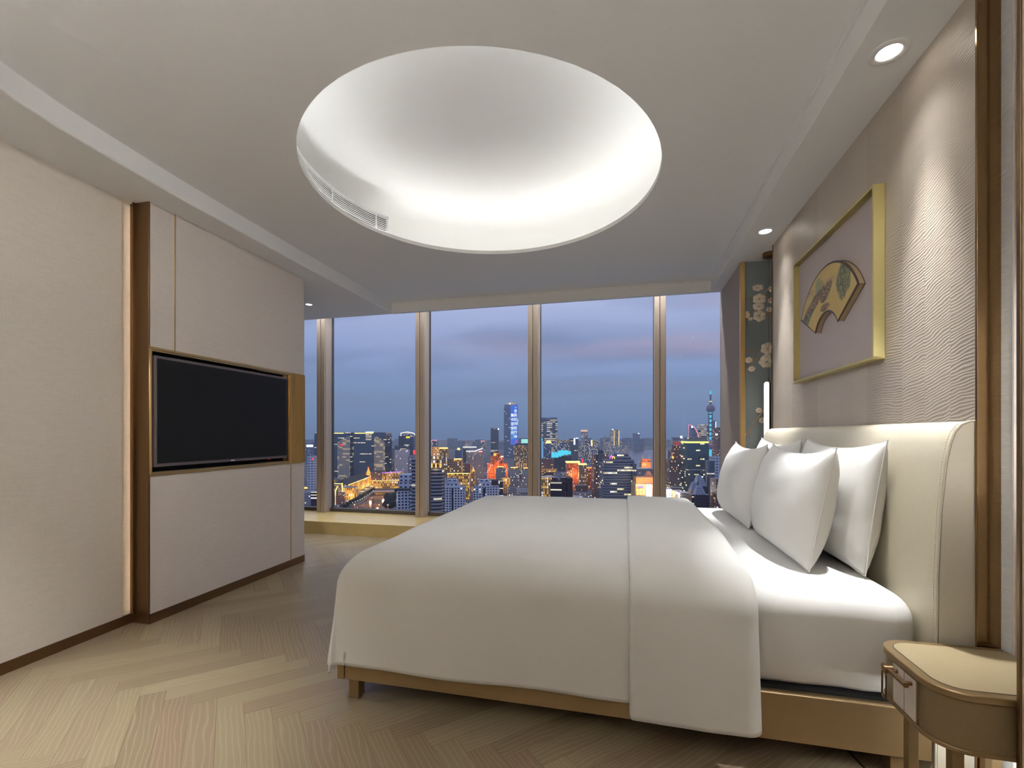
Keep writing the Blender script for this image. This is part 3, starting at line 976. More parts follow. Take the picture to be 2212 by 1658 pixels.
def duvet():
    hemlen = 0.555
    def grid(a0, a1, na, b0, b1, nb, tf, name, parent=None, lower=0.0):
        V, F = [], []
        for i in range(na + 1):
            ax = a0 + (a1 - a0) * i / na
            for j in range(nb + 1):
                by = b0 + (b1 - b0) * j / nb
                V.append(shell(ax, by, tf(ax, by), 0, 0.10 + lower))
        for i in range(na):
            for j in range(nb):
                F.append((i * (nb + 1) + j, (i + 1) * (nb + 1) + j, (i + 1) * (nb + 1) + j + 1, i * (nb + 1) + j + 1))
        m = MB(); m.add(V, F)
        o = m.build(name, MT['linen'], parent, smooth=180, merge=False)
        s = o.modifiers.new('Solidify', 'SOLIDIFY'); s.thickness = 0.008; s.offset = -1
        return o
    over = 0.40                       # cloth beyond the start of the rounding
    by0, by1 = DY0 + DRAD - (over + 0.09), DY1 - DRAD + (over + 0.09)
    body = grid(DX0 + DRAD - (over + 0.11), 0.12, 130, by0, by1, 190, lambda a, c: 0.026 - 0.012 * max(0, min(1, (a - 0.0) / 0.05)), 'duvet')
    tag(body, 'big white duvet spread over the bed with its top end folded back', 'duvet')
    def cuff_t(a, c):
        t = 0.052
        e = a - DXS
        if e < 0.014: t = 0.022 + 0.030 * math.sqrt(max(0, 1 - (1 - e / 0.014) ** 2))
        q = DX1 - a
        if q < 0.055: t = 0.0 + 0.052 * math.sqrt(max(0, 1 - (1 - q / 0.055) ** 2))
        return t
    cuff = grid(DXS, DX1, 120, by0 - 0.035, by1 + 0.035, 190, cuff_t, 'turned_down_band', body, 0.02)
    cuff['label'] = 'doubled band of the duvet folded back at the head end'
duvet()

# pillows
def pillow(yc, xb, xt, zb, h, w, th, label, seed, yaw=0.0):
    V, F = [], []
    nu, nv = 44, 34
    rng = random.Random(seed)
    ph = rng.random() * 10
    def pt(u, v, side):
        au, av = abs(u), abs(v)
        prof = (max(0, 1 - au ** 3.4) ** 0.5) * (max(0, 1 - av ** 2.6) ** 0.62)
        t = th / 2 * prof
        # corners stay out, edges pull in
        yy = w / 2 * u * (1 - 0.035 * (1 - v * v) * (1 if av < 1 else 0)) * (0.985 + 0.02 * v)
        vv = v - (0.16 * (1 - u * u) ** 0.8 * max(v, 0) ** 4) + 0.05 * (1 - u ** 2) * max(-v, 0) ** 5
        zz = h / 2 * vv
        wr = noise.noise((u * 2.2 + ph, v * 2.2, side * 3)) * 0.010 * prof
        edge = max(au, av)
        # creases running in from the corners
        c = math.hypot(1 - au, 1 - av)
        wr += 0.006 * math.exp(-(c / 0.35) ** 2) * math.sin(math.atan2(1 - av, 1 - au) * 9 + ph) * (1 - edge ** 8)
        xx = -side * (t + wr * (1 if t > 0.004 else 0.3))
        sag = 0.012 * (1 - u * u) * (1 - v)      # belly low
        xx -= side * sag * prof
        return xx, yy, zz
    for side in (1, -1):
        base = len(V)
        for i in range(nu + 1):
            for j in range(nv + 1):
                u = -1 + 2 * i / nu; v = -1 + 2 * j / nv
                u = math.copysign(abs(u) ** 0.8, u); v = math.copysign(abs(v) ** 0.8, v)
                V.append(pt(u, v, side))
        for i in range(nu):
            for j in range(nv):
                q = (base + i * (nv + 1) + j, base + (i + 1) * (nv + 1) + j, base + (i + 1) * (nv + 1) + j + 1, base + i * (nv + 1) + j + 1)
                F.append(q if side < 0 else q[::-1])
    lean = math.atan2(xt - xb, h)
    W = []
    cy_, sy_ = math.cos(yaw), math.sin(yaw)
    for (x, y, z) in V:
        z2 = z + h / 2
        X = xb + x * math.cos(lean) + z2 * math.sin(lean)
        Z = zb + z2 * math.cos(lean) - x * math.sin(lean)
        dx = X - (xb + xt) / 2
        W.append(((xb + xt) / 2 + dx * cy_ - y * sy_, yc + y * cy_ + dx * sy_, max(Z, 0.6125)))
    m = MB(); m.add(W, F)
    o = m.build('pillow', MT['linen'], smooth=180)
    # edge seam of the pillowcase
    tag(o, label, 'pillow', 'white bed pillows')
    S = MB()
    ring = []
    def wpt(u, v):
        x, y, z = pt(u, v, 1)
        z2 = z + h / 2
        X = xb + z2 * math.sin(lean); Z = zb + z2 * math.cos(lean)
        dx = X - (xb + xt) / 2
        return ((xb + xt) / 2 + dx * cy_ - y * sy_, yc + y * cy_ + dx * sy_, max(Z, 0.615))
    for k in range(30): ring.append(wpt(-1, -1 + 2 * k / 30))
    for k in range(30): ring.append(wpt(-1 + 2 * k / 30, 1))
    for k in range(30): ring.append(wpt(1, 1 - 2 * k / 30))
    for k in range(30): ring.append(wpt(1 - 2 * k / 30, -1))
    S.tube(ring, 0.0026, 6, closed=True)
    S.build('seam', MT['linen'], o, smooth=60)
pillow(2.385, 0.880, 0.945, 0.612, 0.520, 0.78, 0.165, 'near pillow standing against the cream headboard', 1)
pillow(3.215, 0.880, 0.938, 0.612, 0.515, 0.76, 0.165, 'far pillow against the headboard, half hidden by the pillow before it', 2)
pillow(2.395, 0.695, 0.785, 0.612, 0.495, 0.78, 0.19, 'nearest and largest looking pillow, in front of the near headboard pillow', 3)
pillow(3.225, 0.680, 0.775, 0.612, 0.490, 0.76, 0.19, 'front pillow nearest the window', 4)

# ------------------------------------------------------------------ nightstand
def nightstand():
    root = empty('nightstand', (0.97, 1.58, 0), 'small champagne nightstand with rounded corners and white inlaid drawer', 'nightstand')
    def outl(ins):
        p = [(1.122, 1.411 + ins)]
        r = 0.085 - ins
        for k in range(13):
            a = 1.5 * PI - PI / 2 * k / 12
            p.append((0.78 + 0.085 + r * math.cos(a), 1.411 + 0.085 + r * math.sin(a)))
        for k in range(13):
            a = PI - PI / 2 * k / 12
            p.append((0.78 + 0.085 + r * math.cos(a), 1.741 - 0.085 + r * math.sin(a)))
        # rear side narrows past the headboard
        p += [(0.95, 1.741 - ins), (1.122, 1.741 - ins)]
        return p[::-1]
    m = MB(); m.prism(outl(0), 0.470, 0.490); m.build('top_rim', MT['champagne'], root, bevel=0.003, smooth=40)
    m = MB(); m.prism(outl(0.0265), 0.4895, 0.4912); m.build('top_inlay', MT['ns_leather'], root, smooth=40)
    m = MB(); m.prism(outl(0.0242), 0.4897, 0.4906)
    m.build('inlay_line', MT['fan_dark'], root)
    m = MB(); m.prism(outl(0.008), 0.345, 0.4695); m.build('body', MT['ns_body'], root, smooth=40)
    m = MB(); m.prism(outl(0.002), 0.334, 0.3455); m.build('bottom_rim', MT['champagne'], root, bevel=0.002, smooth=40)
    dr = MB(); dr.box(0.7835, 0.80, 1.508, 1.624, 0.348, 0.467); drw = dr.build('drawer', MT['champagne'], root, bevel=0.001)
    for a, c in ((1.511, 1.5635), (1.5685, 1.621)):
        m = MB(); m.box(0.7822, 0.79, a, c, 0.3505, 0.4645); m.build('shell_inlay', MT['pearl'], drw)
    # bar handle with knob and hanging pull
    xh = 0.762
    m = MB()
    m.tube([(xh, 1.632, 0.449), (xh, 1.515, 0.449)], 0.0072, 12)
    m.tube([(0.784, 1.60, 0.449), (xh, 1.60, 0.449)], 0.0055, 10)
    m.tube([(0.784, 1.53, 0.449), (xh, 1.53, 0.449)], 0.0055, 10)
    hd = m.build('handle', MT['bronze'], drw, smooth=50)
    m = MB()
    m.tube([(xh - 0.012, 1.607, 0.449), (xh + 0.010, 1.607, 0.449)], [0.011, 0.013], 16)
    ring = []
    for k in range(24):
        a = 2 * PI * k / 24
        ring.append((xh - 0.010, 1.607 + 0.011 * math.cos(a), 0.404 + (0.029 if math.sin(a) > 0 else -0.029) + 0.011 * math.sin(a)))
    m.tube(ring, 0.0026, 8, closed=True)
    m.build('pull', MT['bronze'], drw, smooth=50)
    for x, y in ((0.835, 1.635), (0.845, 1.462), (1.08, 1.70), (1.08, 1.45)):
        m = MB(); m.box(x - 0.0135, x + 0.0135, y - 0.0135, y + 0.0135, 0, 0.335); m.build('leg', MT['champagne'], root, bevel=0.002)
    m = MB(); m.tube([(1.0, 1.735, 0.004), (0.93, 1.72, 0.003), (0.86, 1.745, 0.003), (0.80, 1.83, 0.003), (0.78, 1.95, 0.003)], 0.003, 6)
    o = m.build('power_cord', MT['black'], root, smooth=60)
nightstand()

# ------------------------------------------------------------------ framed fan picture
def picture():
    Y0, Y1, Z0, Z1 = 2.276, 3.249, 1.468, 2.212
    XF, XB = 1.026, XW - 0.001
    root = empty('framed_picture', (XB, (Y0 + Y1) / 2, Z0), 'pale gold shadow box picture with a raised painted fan', 'picture')
    m = MB()
    t = 0.012
    for (y0, y1, z0, z1) in ((Y0, Y1, Z0, Z0 + t), (Y0, Y1, Z1 - t, Z1), (Y0, Y0 + t, Z0 + t, Z1 - t), (Y1 - t, Y1, Z0 + t, Z1 - t)):
        m.box(XF, XB, y0, y1, z0, z1)
    m.build('frame', MT['brass_light'], root, bevel=0.001)
    m = MB(); m.box(XB - 0.010, XB, Y0 + t, Y1 - t, Z0 + t, Z1 - t)
    m.build('backing', MT['art_ground'], root)
    # fan: sector of a ring
    yc, zc, R, r, A = 2.77, 1.6325, 0.404, 0.162, math.radians(60)
    n = 48
    def sector(R, r, A, dz=0.0):
        o = [(yc + R * math.sin(-A + 2 * A * k / n), zc + dz + R * math.cos(-A + 2 * A * k / n)) for k in range(n + 1)]
        i = [(yc + r * math.sin(-A + 2 * A * k / n), zc + dz + r * math.cos(-A + 2 * A * k / n)) for k in range(n + 1)]
        return o, i
    def slab(x0, x1, R, r, A, side=True):
        o, i = sector(R, r, A)
        b = MB()
        for k in range(n):
            for x, fl in ((x0, False), (x1, True)):
                q = [(x, *o[k]), (x, *o[k + 1]), (x, *i[k + 1]), (x, *i[k])]
                b.face(q[::-1] if fl else q)
            b.face([(x0, *o[k]), (x1, *o[k]), (x1, *o[k + 1]), (x0, *o[k + 1])])
            b.face([(x0, *i[k]), (x0, *i[k + 1]), (x1, *i[k + 1]), (x1, *i[k])])
        for k in (0, n):
            b.face([(x0, *o[k]), (x0, *i[k]), (x1, *i[k]), (x1, *o[k])])
        return b
    fb = slab(1.034, XB - 0.010, R, r, A).build('fan_box', MT['fan_edge'], root, smooth=40)
    slab(1.0305, 1.0345, R + 0.004, r - 0.004, A + 0.012).build('fan_border', MT['fan_dark'], fb, smooth=40)
    slab(1.0295, 1.0325, R - 0.006, r + 0.006, A - 0.018).build('fan_painting', MT['fan_art'], fb, smooth=40)
    slab(XB - 0.0115, XB - 0.0095, R + 0.003, r - 0.003, A + 0.01).build('fan_rear_border', MT['fan_dark'], fb, smooth=40)
picture()
# ------------------------------------------------------------------ the city beyond the window
HC = 120.0
G = EYE - HC
def facade(name, wall, win, fh=3.6, bw=3.2, fu=0.6, fv=0.5, lit=0.08, col=(255, 226, 170), st=1.6, run=1.0, rough=0.5, base=0.0):
    m, nt, b = newmat(name)
    uv = nd(nt, 'ShaderNodeUVMap', uv_map='UVMap').outputs[0]
    u, v, _ = sepxyz(nt, uv)
    rid = nd(nt, 'ShaderNodeObjectInfo').outputs['Random']
    uu, vv = ma(nt, 'DIVIDE', u, bw), ma(nt, 'DIVIDE', v, fh)
    iu, iv = ma(nt, 'FLOOR', uu), ma(nt, 'FLOOR', vv)
    ru, rv = ma(nt, 'FRACT', uu), ma(nt, 'FRACT', vv)
    mu = ma(nt, 'LESS_THAN', ma(nt, 'ABSOLUTE', ma(nt, 'SUBTRACT', ru, 0.5)), fu / 2)
    mv = ma(nt, 'LESS_THAN', ma(nt, 'ABSOLUTE', ma(nt, 'SUBTRACT', rv, 0.5)), fv / 2)
    mask = ma(nt, 'MULTIPLY', mu, mv)
    r1, rc = wnoise(nt, comb(nt, ma(nt, 'FLOOR', ma(nt, 'DIVIDE', iu, run)), iv, ma(nt, 'MULTIPLY', rid, 91.0)))
    r2, _ = wnoise(nt, comb(nt, iu, iv, ma(nt, 'MULTIPLY', rid, 37.0)))
    on = ma(nt, 'LESS_THAN', r1, lit)
    on = ma(nt, 'MULTIPLY', on, ma(nt, 'ADD', 0.35, ma(nt, 'MULTIPLY', r2, 0.9)))
    nt.links.new(mixc(nt, mask, lin(wall), lin(win)), b.inputs['Base Color'])
    nt.links.new(mixc(nt, ma(nt, 'GREATER_THAN', r2, 0.8), lin(col), lin((236, 240, 255))), b.inputs['Emission Color'])
    nt.links.new(ma(nt, 'MULTIPLY', ma(nt, 'MULTIPLY', mask, on), st), b.inputs['Emission Strength'])
    b.inputs['Roughness'].default_value = rough
    b.inputs['Specular IOR Level'].default_value = 0.3
    if 'glass' in name or 'curtain' in name:
        b.inputs['Specular IOR Level'].default_value = 0.5
        b.inputs['IOR'].default_value = 2.2
        b.inputs['Roughness'].default_value = 0.25
    m.cycles.emission_sampling = 'NONE'
    return m
def lattice(name):
    m, nt, b = newmat(name)
    uv = nd(nt, 'ShaderNodeUVMap', uv_map='UVMap').outputs[0]
    u, v, _ = sepxyz(nt, uv)
    p = ma(nt, 'FRACT', ma(nt, 'DIVIDE', ma(nt, 'ADD', u, ma(nt, 'MULTIPLY', v, 0.55)), 3.4))
    q = ma(nt, 'FRACT', ma(nt, 'DIVIDE', ma(nt, 'SUBTRACT', u, ma(nt, 'MULTIPLY', v, 0.55)), 3.4))
    k = ma(nt, 'GREATER_THAN', ma(nt, 'ADD', p, q), 0.98)
    nt.links.new(mixc(nt, k, lin((24, 30, 46)), lin((205, 205, 200))), b.inputs['Base Color'])
    r, _ = wnoise(nt, comb(nt, ma(nt, 'FLOOR', ma(nt, 'DIVIDE', u, 9.0)), ma(nt, 'FLOOR', ma(nt, 'DIVIDE', v, 4.0)), 1.0))
    b.inputs['Emission Color'].default_value = lin((255, 226, 160))
    nt.links.new(ma(nt, 'MULTIPLY', ma(nt, 'MULTIPLY', ma(nt, 'LESS_THAN', r, 0.3), k), 0.5), b.inputs['Emission Strength'])
    b.inputs['Roughness'].default_value = 0.5
    return m
F = {
    'glass': facade('dark blue office glass', (44, 56, 82), (28, 38, 62), 4.0, 3.0, .8, .45, .09, (255, 232, 188), 1.3, 5),
    'glass_blue': facade('hazy blue curtain wall', (84, 106, 150), (60, 80, 122), 5.0, 4.0, .8, .45, .07, (235, 240, 255), 1.2, 2),  # haze tint put into the colours of this far tower
    'glass_grey': facade('grey blue office bands', (118, 130, 152), (52, 62, 84), 4.0, 2.6, .92, .5, .16, (255, 238, 176), 1.5, 4),
    'glass_green': facade('green black office glass', (44, 62, 66), (24, 38, 44), 4.0, 2.6, .85, .55, .16, (255, 238, 180), 1.8, 3),
    'white': facade('pale apartment wall', (206, 214, 232), (36, 42, 58), 3.1, 3.4, .55, .55, .07, (236, 240, 255), 1.5),
    'grey': facade('grey apartment wall', (156, 160, 174), (48, 54, 72), 3.2, 3.0, .5, .5, .10, (255, 236, 200), 1.3),
    'band': facade('grey banded tower wall', (150, 148, 152), (50, 54, 66), 3.4, 9.0, 1.0, .5, .05, (255, 240, 210), 1.6),
    'blank': facade('plain pale concrete', (184, 196, 220), (44, 50, 66), 5.0, 6.0, .5, .4, .02),
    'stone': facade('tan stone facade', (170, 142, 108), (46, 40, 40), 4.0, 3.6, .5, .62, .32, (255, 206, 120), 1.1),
    'gold': facade('floodlit honey stone', (210, 168, 96), (70, 48, 30), 5.5, 3.4, .5, .66, .6, (255, 190, 80), 1.5),  # floodlight look put into warm wall colour and glowing windows
    'orange': facade('floodlit orange stone', (190, 104, 52), (70, 34, 22), 4.0, 3.4, .45, .5, .45, (255, 140, 52), 1.2),  # orange floodlight put into wall colour and glowing windows
    'brown': facade('brown brick office', (132, 104, 100), (44, 34, 40), 3.8, 3.2, .5, .5, .16, (255, 200, 140), 1.6),
    'dark': facade('dark plum brick', (66, 48, 58), (40, 40, 54), 4.2, 14.0, .96, .34, .30, (250, 240, 214), 1.6, 1),
    'far': facade('distant hazy facade', (92, 110, 146), (78, 96, 132), 4.0, 4.0, .5, .5, .10, (255, 240, 214), .8),  # blue haze mixed into these wall and window colours
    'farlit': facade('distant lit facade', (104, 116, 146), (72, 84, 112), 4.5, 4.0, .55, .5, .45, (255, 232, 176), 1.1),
    'bandlit': facade('tower with long lit bands', (92, 106, 140), (70, 84, 120), 8.0, 12.0, 1.0, .4, .75, (255, 232, 176), 1.0, 2),
    'house': facade('small grey house', (150, 152, 164), (44, 46, 58), 3.2, 3.0, .45, .45, .10, (255, 214, 150), 1.4),
}
F['lattice'] = lattice('white triangle lattice screen')
F['lattice'].cycles.emission_sampling = 'NONE'
FR = simple('grey flat roof', (110, 118, 136), 0.8, nscale=0.05, namp=0.2)
FRD = simple('dark tiled roof', (52, 50, 60), 0.8, nscale=0.06, namp=0.2)
FRL = simple('pale metal roof', (186, 196, 214), 0.6)
L_WARM = emis('warm outline light', (255, 206, 110), 3.0)
L_WHITE = emis('white outline light', (255, 244, 226), 3.0)
L_CYAN = emis('cyan light', (70, 200, 235), 1.3)
L_PINK = emis('pink outline light', (255, 140, 150), 2.0)
L_PURPLE = emis('purple outline light', (190, 110, 235), 1.8)
L_BLUE = emis('blue screen light', (48, 104, 226), 1.0)
L_RED = emis('red sign light', (235, 52, 66), 1.6)
L_SCREEN = emis('bright white screen', (214, 226, 255), 3.0)
L_YELLOW = emis('yellow sign light', (255, 205, 40), 2.2)
L_ORANGE = emis('orange lamp light', (255, 150, 60), 3.0)
L_GREENY = emis('lime crown light', (222, 236, 120), 1.6)
TEXTW = emis('white letters', (235, 245, 255), 1.5)

def crect(px0, px1, d0, dep, rot=0.0):
    """plan rectangle whose front faces the window, spanning px0..px1 at distance d0"""
    x0, x1 = (px0 - 1106) / 1000.0 * d0, (px1 - 1106) / 1000.0 * d0
    a = math.radians(rot)
    W = x1 - x0
    if rot:
        w = max((W - dep * abs(math.sin(a))) / max(math.cos(a), .2), W * .2)
    else:
        w = W
    cx, cd = (x0 + x1) / 2, d0 + dep / 2
    pts = []
    for (u, v) in ((-w / 2, -dep / 2), (w / 2, -dep / 2), (w / 2, dep / 2), (-w / 2, dep / 2)):
        pts.append(cam2w(cx + u * math.cos(a) - v * math.sin(a), cd + u * math.sin(a) + v * math.cos(a)))
    return pts
PLOTS = []
def bld(label, px0, px1, yt, d, mat, dep=None, rot=0.0, name='office_tower', roof=None, scale=1.0, group=None, yb=None, cat='building', n=0):
    dep = dep or max(14.0, (px1 - px0) / 1000.0 * d * 0.7)
    if n:
        x0, x1 = (px0 - 1106) / 1000.0 * d, (px1 - 1106) / 1000.0 * d
        c = ((x0 + x1) / 2, d + (x1 - x0) / 2); r = (x1 - x0) / 2
        poly = [cam2w(c[0] + r * math.cos(2 * PI * k / n), c[1] + r * math.sin(2 * PI * k / n)) for k in range(n)]
    else:
        poly = crect(px0, px1, d, dep, rot)
    b = MB()
    z0 = G if yb is None else Zat(yb, d)
    b.prism(poly, z0, Zat(yt, d), 0, 1, scale=scale)
    o = b.build(name, [F[mat] if isinstance(mat, str) else mat, roof or FR], smooth=(35 if n else None))
    tag(o, label, cat, group)
    PLOTS.append((px0, px1, d, dep))
    return o
def part(parent, name, px0, px1, y0, y1, d, mat, dep=2.0, label=None, off=-0.7, rot=0.0, scale=1.0, roof=None):
    """box part of a building, y0 top and y1 bottom, standing just in front of / on distance d"""
    b = MB()
    mm = F[mat] if isinstance(mat, str) else mat
    b.prism(crect(px0, px1, d + off, dep, rot), Zat(y1, d), Zat(y0, d), 0, 1, scale=scale)
    o = b.build(name, [mm, roof or mm], parent)
    if label: o['label'] = label
    return o
def outline(parent, name, pts, d, mat, r=0.6, label=None):
    b = MB(); b.tube([(*P(x, d - 0.5), Zat(y, d - 0.5)) for x, y in pts], r, 6)
    o = b.build(name, mat, parent)
    if label: o['label'] = label
    return o
def flood(px, y, d, w, col=(1, .62, .25), r=2.0):
    l = bpy.data.lights.new('floodlight', 'POINT'); l.energy = w; l.color = col; l.shadow_soft_size = r
    o = bpy.data.objects.new('floodlight', l); COL.objects.link(o)
    o.location = (*P(px, d), Zat(y, d))
    return o

# ground and water
gm, gnt, gb = newmat('dusky city ground')
gf = noise_tex(gnt, objco(gnt), 0.02, 5)
gnt.links.new(ramp(gnt, gf, [(0.3, lin((58, 62, 76))), (0.7, lin((104, 106, 120)))]), gb.inputs['Base Color'])
gb.inputs['Roughness'].default_value = 0.9
b = MB()
q = [cam2w(-2600, 250), cam2w(2600, 250), cam2w(9000, 9000), cam2w(-9000, 9000)]
b.face([(*p, G) for p in q])
o = b.build('ground', gm); struct(o, 'dark city ground far below the window')
wm, wnt, wb = newmat('dusky river water')
wb.inputs['Base Color'].default_value = lin((112, 78, 50)); wb.inputs['Roughness'].default_value = 0.10
bump(wnt, wb, noise_tex(wnt, scalev(wnt, objco(wnt), (0.25, 0.25, 0.25)), 1.0, 3), 0.2, 0.3)
wide, wnt2, wb2 = newmat('wide river water')
wb2.inputs['Base Color'].default_value = lin((96, 118, 152)); wb2.inputs['Roughness'].default_value = 0.3
def gp(px, y, dz=0.0):
    d = (HC - dz) * 1000.0 / (y - 937.0)
    return (*P(px, d), G + dz)
b = MB()
creek = [gp(758, 1102, .5), gp(745, 1140, .5), gp(846, 1140, .5), gp(848, 1092, .5), gp(840, 1075, .5), gp(842, 1062, .5), gp(812, 1060, .5), gp(800, 1072, .5), gp(780, 1087, .5)]
b.face(creek)
o = b.build('water_creek', wm); struct(o, 'narrow river reflecting orange light between its banks')
b = MB()
b.face([gp(1236, 1004, .6), gp(1300, 1026, .6), gp(1500, 1026, .6), gp(1500, 968, .6), gp(1290, 976, .6), gp(1262, 984, .6)])
o = b.build('water_river', wide); struct(o, 'wide grey blue river bend')

# ---- left bay
o = bld('grey slab tower with a small red sign at the left end of the window', 664, 680, 984, 900, 'blank', 14)
part(o, 'sign', 674, 677, 989, 993, 900, L_RED)
o = bld('bluish tower with white glowing roof band at the left end of the window', 660, 679, 956, 1700, 'far', 30)
part(o, 'roof_light', 662, 676, 960, 965, 1700, L_SCREEN)
o = bld('low block with glowing gold cornice behind the leftmost window post', 655, 690, 1050, 980, 'stone', 40, name='low_building')
part(o, 'cornice_light', 655, 690, 1052, 1054.5, 980, L_WARM)
part(o, 'roof_pavilion', 672, 683, 1044, 1050, 980, 'gold', 8, off=6, scale=.6)
bld('dark brick block with few windows low at the left end of the window', 671, 690, 1062, 640, 'dark', 20, name='low_building')
bld('grey apartment house left of the dark brick block', 640, 672, 1063, 690, 'grey', 20, name='apartment_house')

# ---- twin towers
o = bld('left of the two dark twin towers with white lattice front', 679, 757.5, 936, 1170, 'glass', 60)
part(o, 'roof_crown', 681, 757, 933.5, 936, 1170, 'glass', 56, off=2)
part(o, 'crown_lights', 716, 742, 934.5, 936, 1170, L_WARM, 1)
b = MB()
def arch_panel(px0, px1, ya, yb_, d, left_low):
    pts = []
    for k in range(13):
        t = k / 12
        x = px0 + (px1 - px0) * t
        s = t if left_low else 1 - t
        pts.append((x, ya + 13 * (1 - math.sin(s * PI / 2))))
    z0 = Zat(yb_, d)
    m = MB()
    for (xa, y1), (xb, y2) in zip(pts[:-1], pts[1:]):
        A0, A1 = P(xa, d), P(xb, d); B0, B1 = P(xa, d + 1.5), P(xb, d + 1.5)
        ua, ub = xa * d / 1000, xb * d / 1000
        z1, z2 = Zat(y1, d), Zat(y2, d)
        m.face([(*A0, z0), (*A1, z0), (*A1, z2), (*A0, z1)], [(ua, 0), (ub, 0), (ub, z2 - z0), (ua, z1 - z0)])
        m.face([(*A0, z1), (*A1, z2), (*B1, z2), (*B0, z1)])
    A0, B0 = P(px0, d), P(px0, d + 1.5)
    m.face([(*A0, z0), (*A0, Zat(pts[0][1], d)), (*B0, Zat(pts[0][1], d)), (*B0, z0)])
    return m
arch_panel(729, 756, 942, 1043, 1168, True).build('lattice_screen', F['lattice'], o)
part(o, 'sign', 734, 741, 959.5, 961.5, 1166, L_RED)
outline(o, 'podium_light', [(757, 1030), (770, 1028.5), (790, 1028)], 1120, L_GREENY, .8)
o = bld('right of the two dark twin towers with white lattice front', 764, 833, 936, 1165, 'glass', 60)
part(o, 'roof_crown', 765, 832.5, 933.5, 936, 1165, 'glass', 56, off=2)
part(o, 'crown_lights', 766, 806, 934.5, 936, 1165, L_WARM, 1)
part(o, 'roof_box', 790, 805, 932, 934, 1165, L_WHITE, 8, off=8)
arch_panel(808, 831.5, 942, 1015, 1163, False).build('lattice_screen', F['lattice'], o)
o = bld('slim brown tower with gold crown between the twin towers', 756, 767, 968, 1420, 'brown', 22)
part(o, 'crown', 757, 766, 963, 968, 1420, L_WARM, 10, off=6, scale=.6)
bld('low curved grey hall roof below the twin towers', 756, 792, 1033, 1110, 'blank', 30, name='low_building', roof=FR)
o = bld('blue glass tower with yellow sign and white lit roof frame', 861, 893, 941, 1260, 'glass', 34)
part(o, 'sign', 877, 885, 942.5, 945.5, 1260, L_YELLOW)
outline(o, 'roof_frame_light', [(866, 941), (866, 935), (880, 932.5), (893, 935), (896, 938)], 1270, L_WHITE, .8)
part(o, 'roof_box', 868, 892, 934, 941, 1275, 'farlit', 20)
bld('pale grey apartment tower right of the twin towers', 833, 856, 968, 1330, 'grey', 25, name='apartment_tower')
o = bld('light apartment tower with dark roof storey in front of the blue glass tower', 852, 881, 971, 1180, 'white', 22, name='apartment_tower')
part(o, 'roof_storey', 852, 880, 962.5, 971, 1180, 'glass', 18, off=2)
bld('grey office block with punched windows beside the second window post', 881, 905, 984, 820, 'grey', 22)
o = bld('tower with a red lit sign cut by the second window post', 893, 912, 966, 1100, 'far', 22)
part(o, 'sign', 892.5, 898, 972, 981, 1098, L_RED)

# ---- riverside, floodlit
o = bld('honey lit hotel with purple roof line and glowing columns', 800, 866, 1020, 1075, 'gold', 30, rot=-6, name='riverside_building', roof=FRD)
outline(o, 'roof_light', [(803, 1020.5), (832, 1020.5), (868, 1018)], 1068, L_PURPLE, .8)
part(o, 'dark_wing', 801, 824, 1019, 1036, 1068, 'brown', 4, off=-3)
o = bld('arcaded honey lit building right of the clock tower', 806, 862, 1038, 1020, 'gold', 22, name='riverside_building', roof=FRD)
outline(o, 'parapet_light', [(806, 1038), (862, 1037)], 1016, L_WARM, .45)
def longhouse():
    a, c = (752, 905.0), (800, 1085.0)
    A, C = Vector(cam2w((a[0] - 1106) / 1000 * a[1], a[1])), Vector(cam2w((c[0] - 1106) / 1000 * c[1], c[1]))
    t = (C - A).normalized(); n = Vector((-t.y, t.x)) * 34
    b = MB(); b.prism([tuple(A), tuple(C), tuple(C + n), tuple(A + n)], G, G + 21, 0, 1)
    o = b.build('riverside_building', [F['gold'], FRD])
    tag(o, 'long golden post hall running along the narrow river', 'building')
    b = MB(); m = Vector((-t.y, t.x)) * 17
    p = [(*A, G + 21), (*C, G + 21), (*(C + n), G + 21), (*(A + n), G + 21), (*(A + m + t * 16), G + 30), (*(C + m - t * 16), G + 30)]
    b.add(p, [(0, 1, 5, 4), (1, 2, 5), (2, 3, 4, 5), (3, 0, 4)]); b.build('hipped_roof', FRD, o)
    b = MB(); e = Vector((t.y, -t.x)) * 0.6
    b.tube([(*(A + e), G + 20.5), (*(C + e), G + 20.5)], .5, 6); b.build('eaves_light', L_WARM, o)
    cm = simple('pale stone columns', (226, 190, 120), .6)
    for k in range(15):
        q = A + (C - A) * ((k + .5) / 15) + e
        b = MB(); b.tube([(*q, G + 2), (*q, G + 18)], .7, 6); b.build('column', cm, o)
    for k in range(4):
        q = A + (C - A) * ((k + .5) / 4) + e * 14
        l = bpy.data.lights.new('floodlight', 'POINT'); l.energy = 17000; l.color = (1, .62, .2); l.shadow_soft_size = 2
        lo = bpy.data.objects.new('floodlight', l); COL.objects.link(lo); lo.location = (q.x, q.y, G + 4)
longhouse()
o = bld('dark glass end block with gold lit fins at the head of the long river hall', 741, 765, 1053, 850, 'gold', 22, name='riverside_building', roof=FR)
flood(757, 1078, 836, 26000)
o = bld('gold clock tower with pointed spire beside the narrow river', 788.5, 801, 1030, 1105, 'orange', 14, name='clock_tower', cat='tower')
part(o, 'belfry', 790, 799.5, 1022, 1030, 1107, 'gold', 11)
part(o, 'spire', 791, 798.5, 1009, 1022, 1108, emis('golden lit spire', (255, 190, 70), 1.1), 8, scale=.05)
part(o, 'flag', 794, 797, 1008, 1010.5, 1112, L_RED, .6)
flood(790, 1040, 1088, 30000); flood(800, 1040, 1090, 20000)
o = bld('stepped block edged with vertical gold light strips beside the first window post', 705, 733, 1066, 760, 'brown', 26, name='riverside_building')
part(o, 'upper_storey', 705, 728, 1050, 1066, 760, 'stone', 18, off=6)
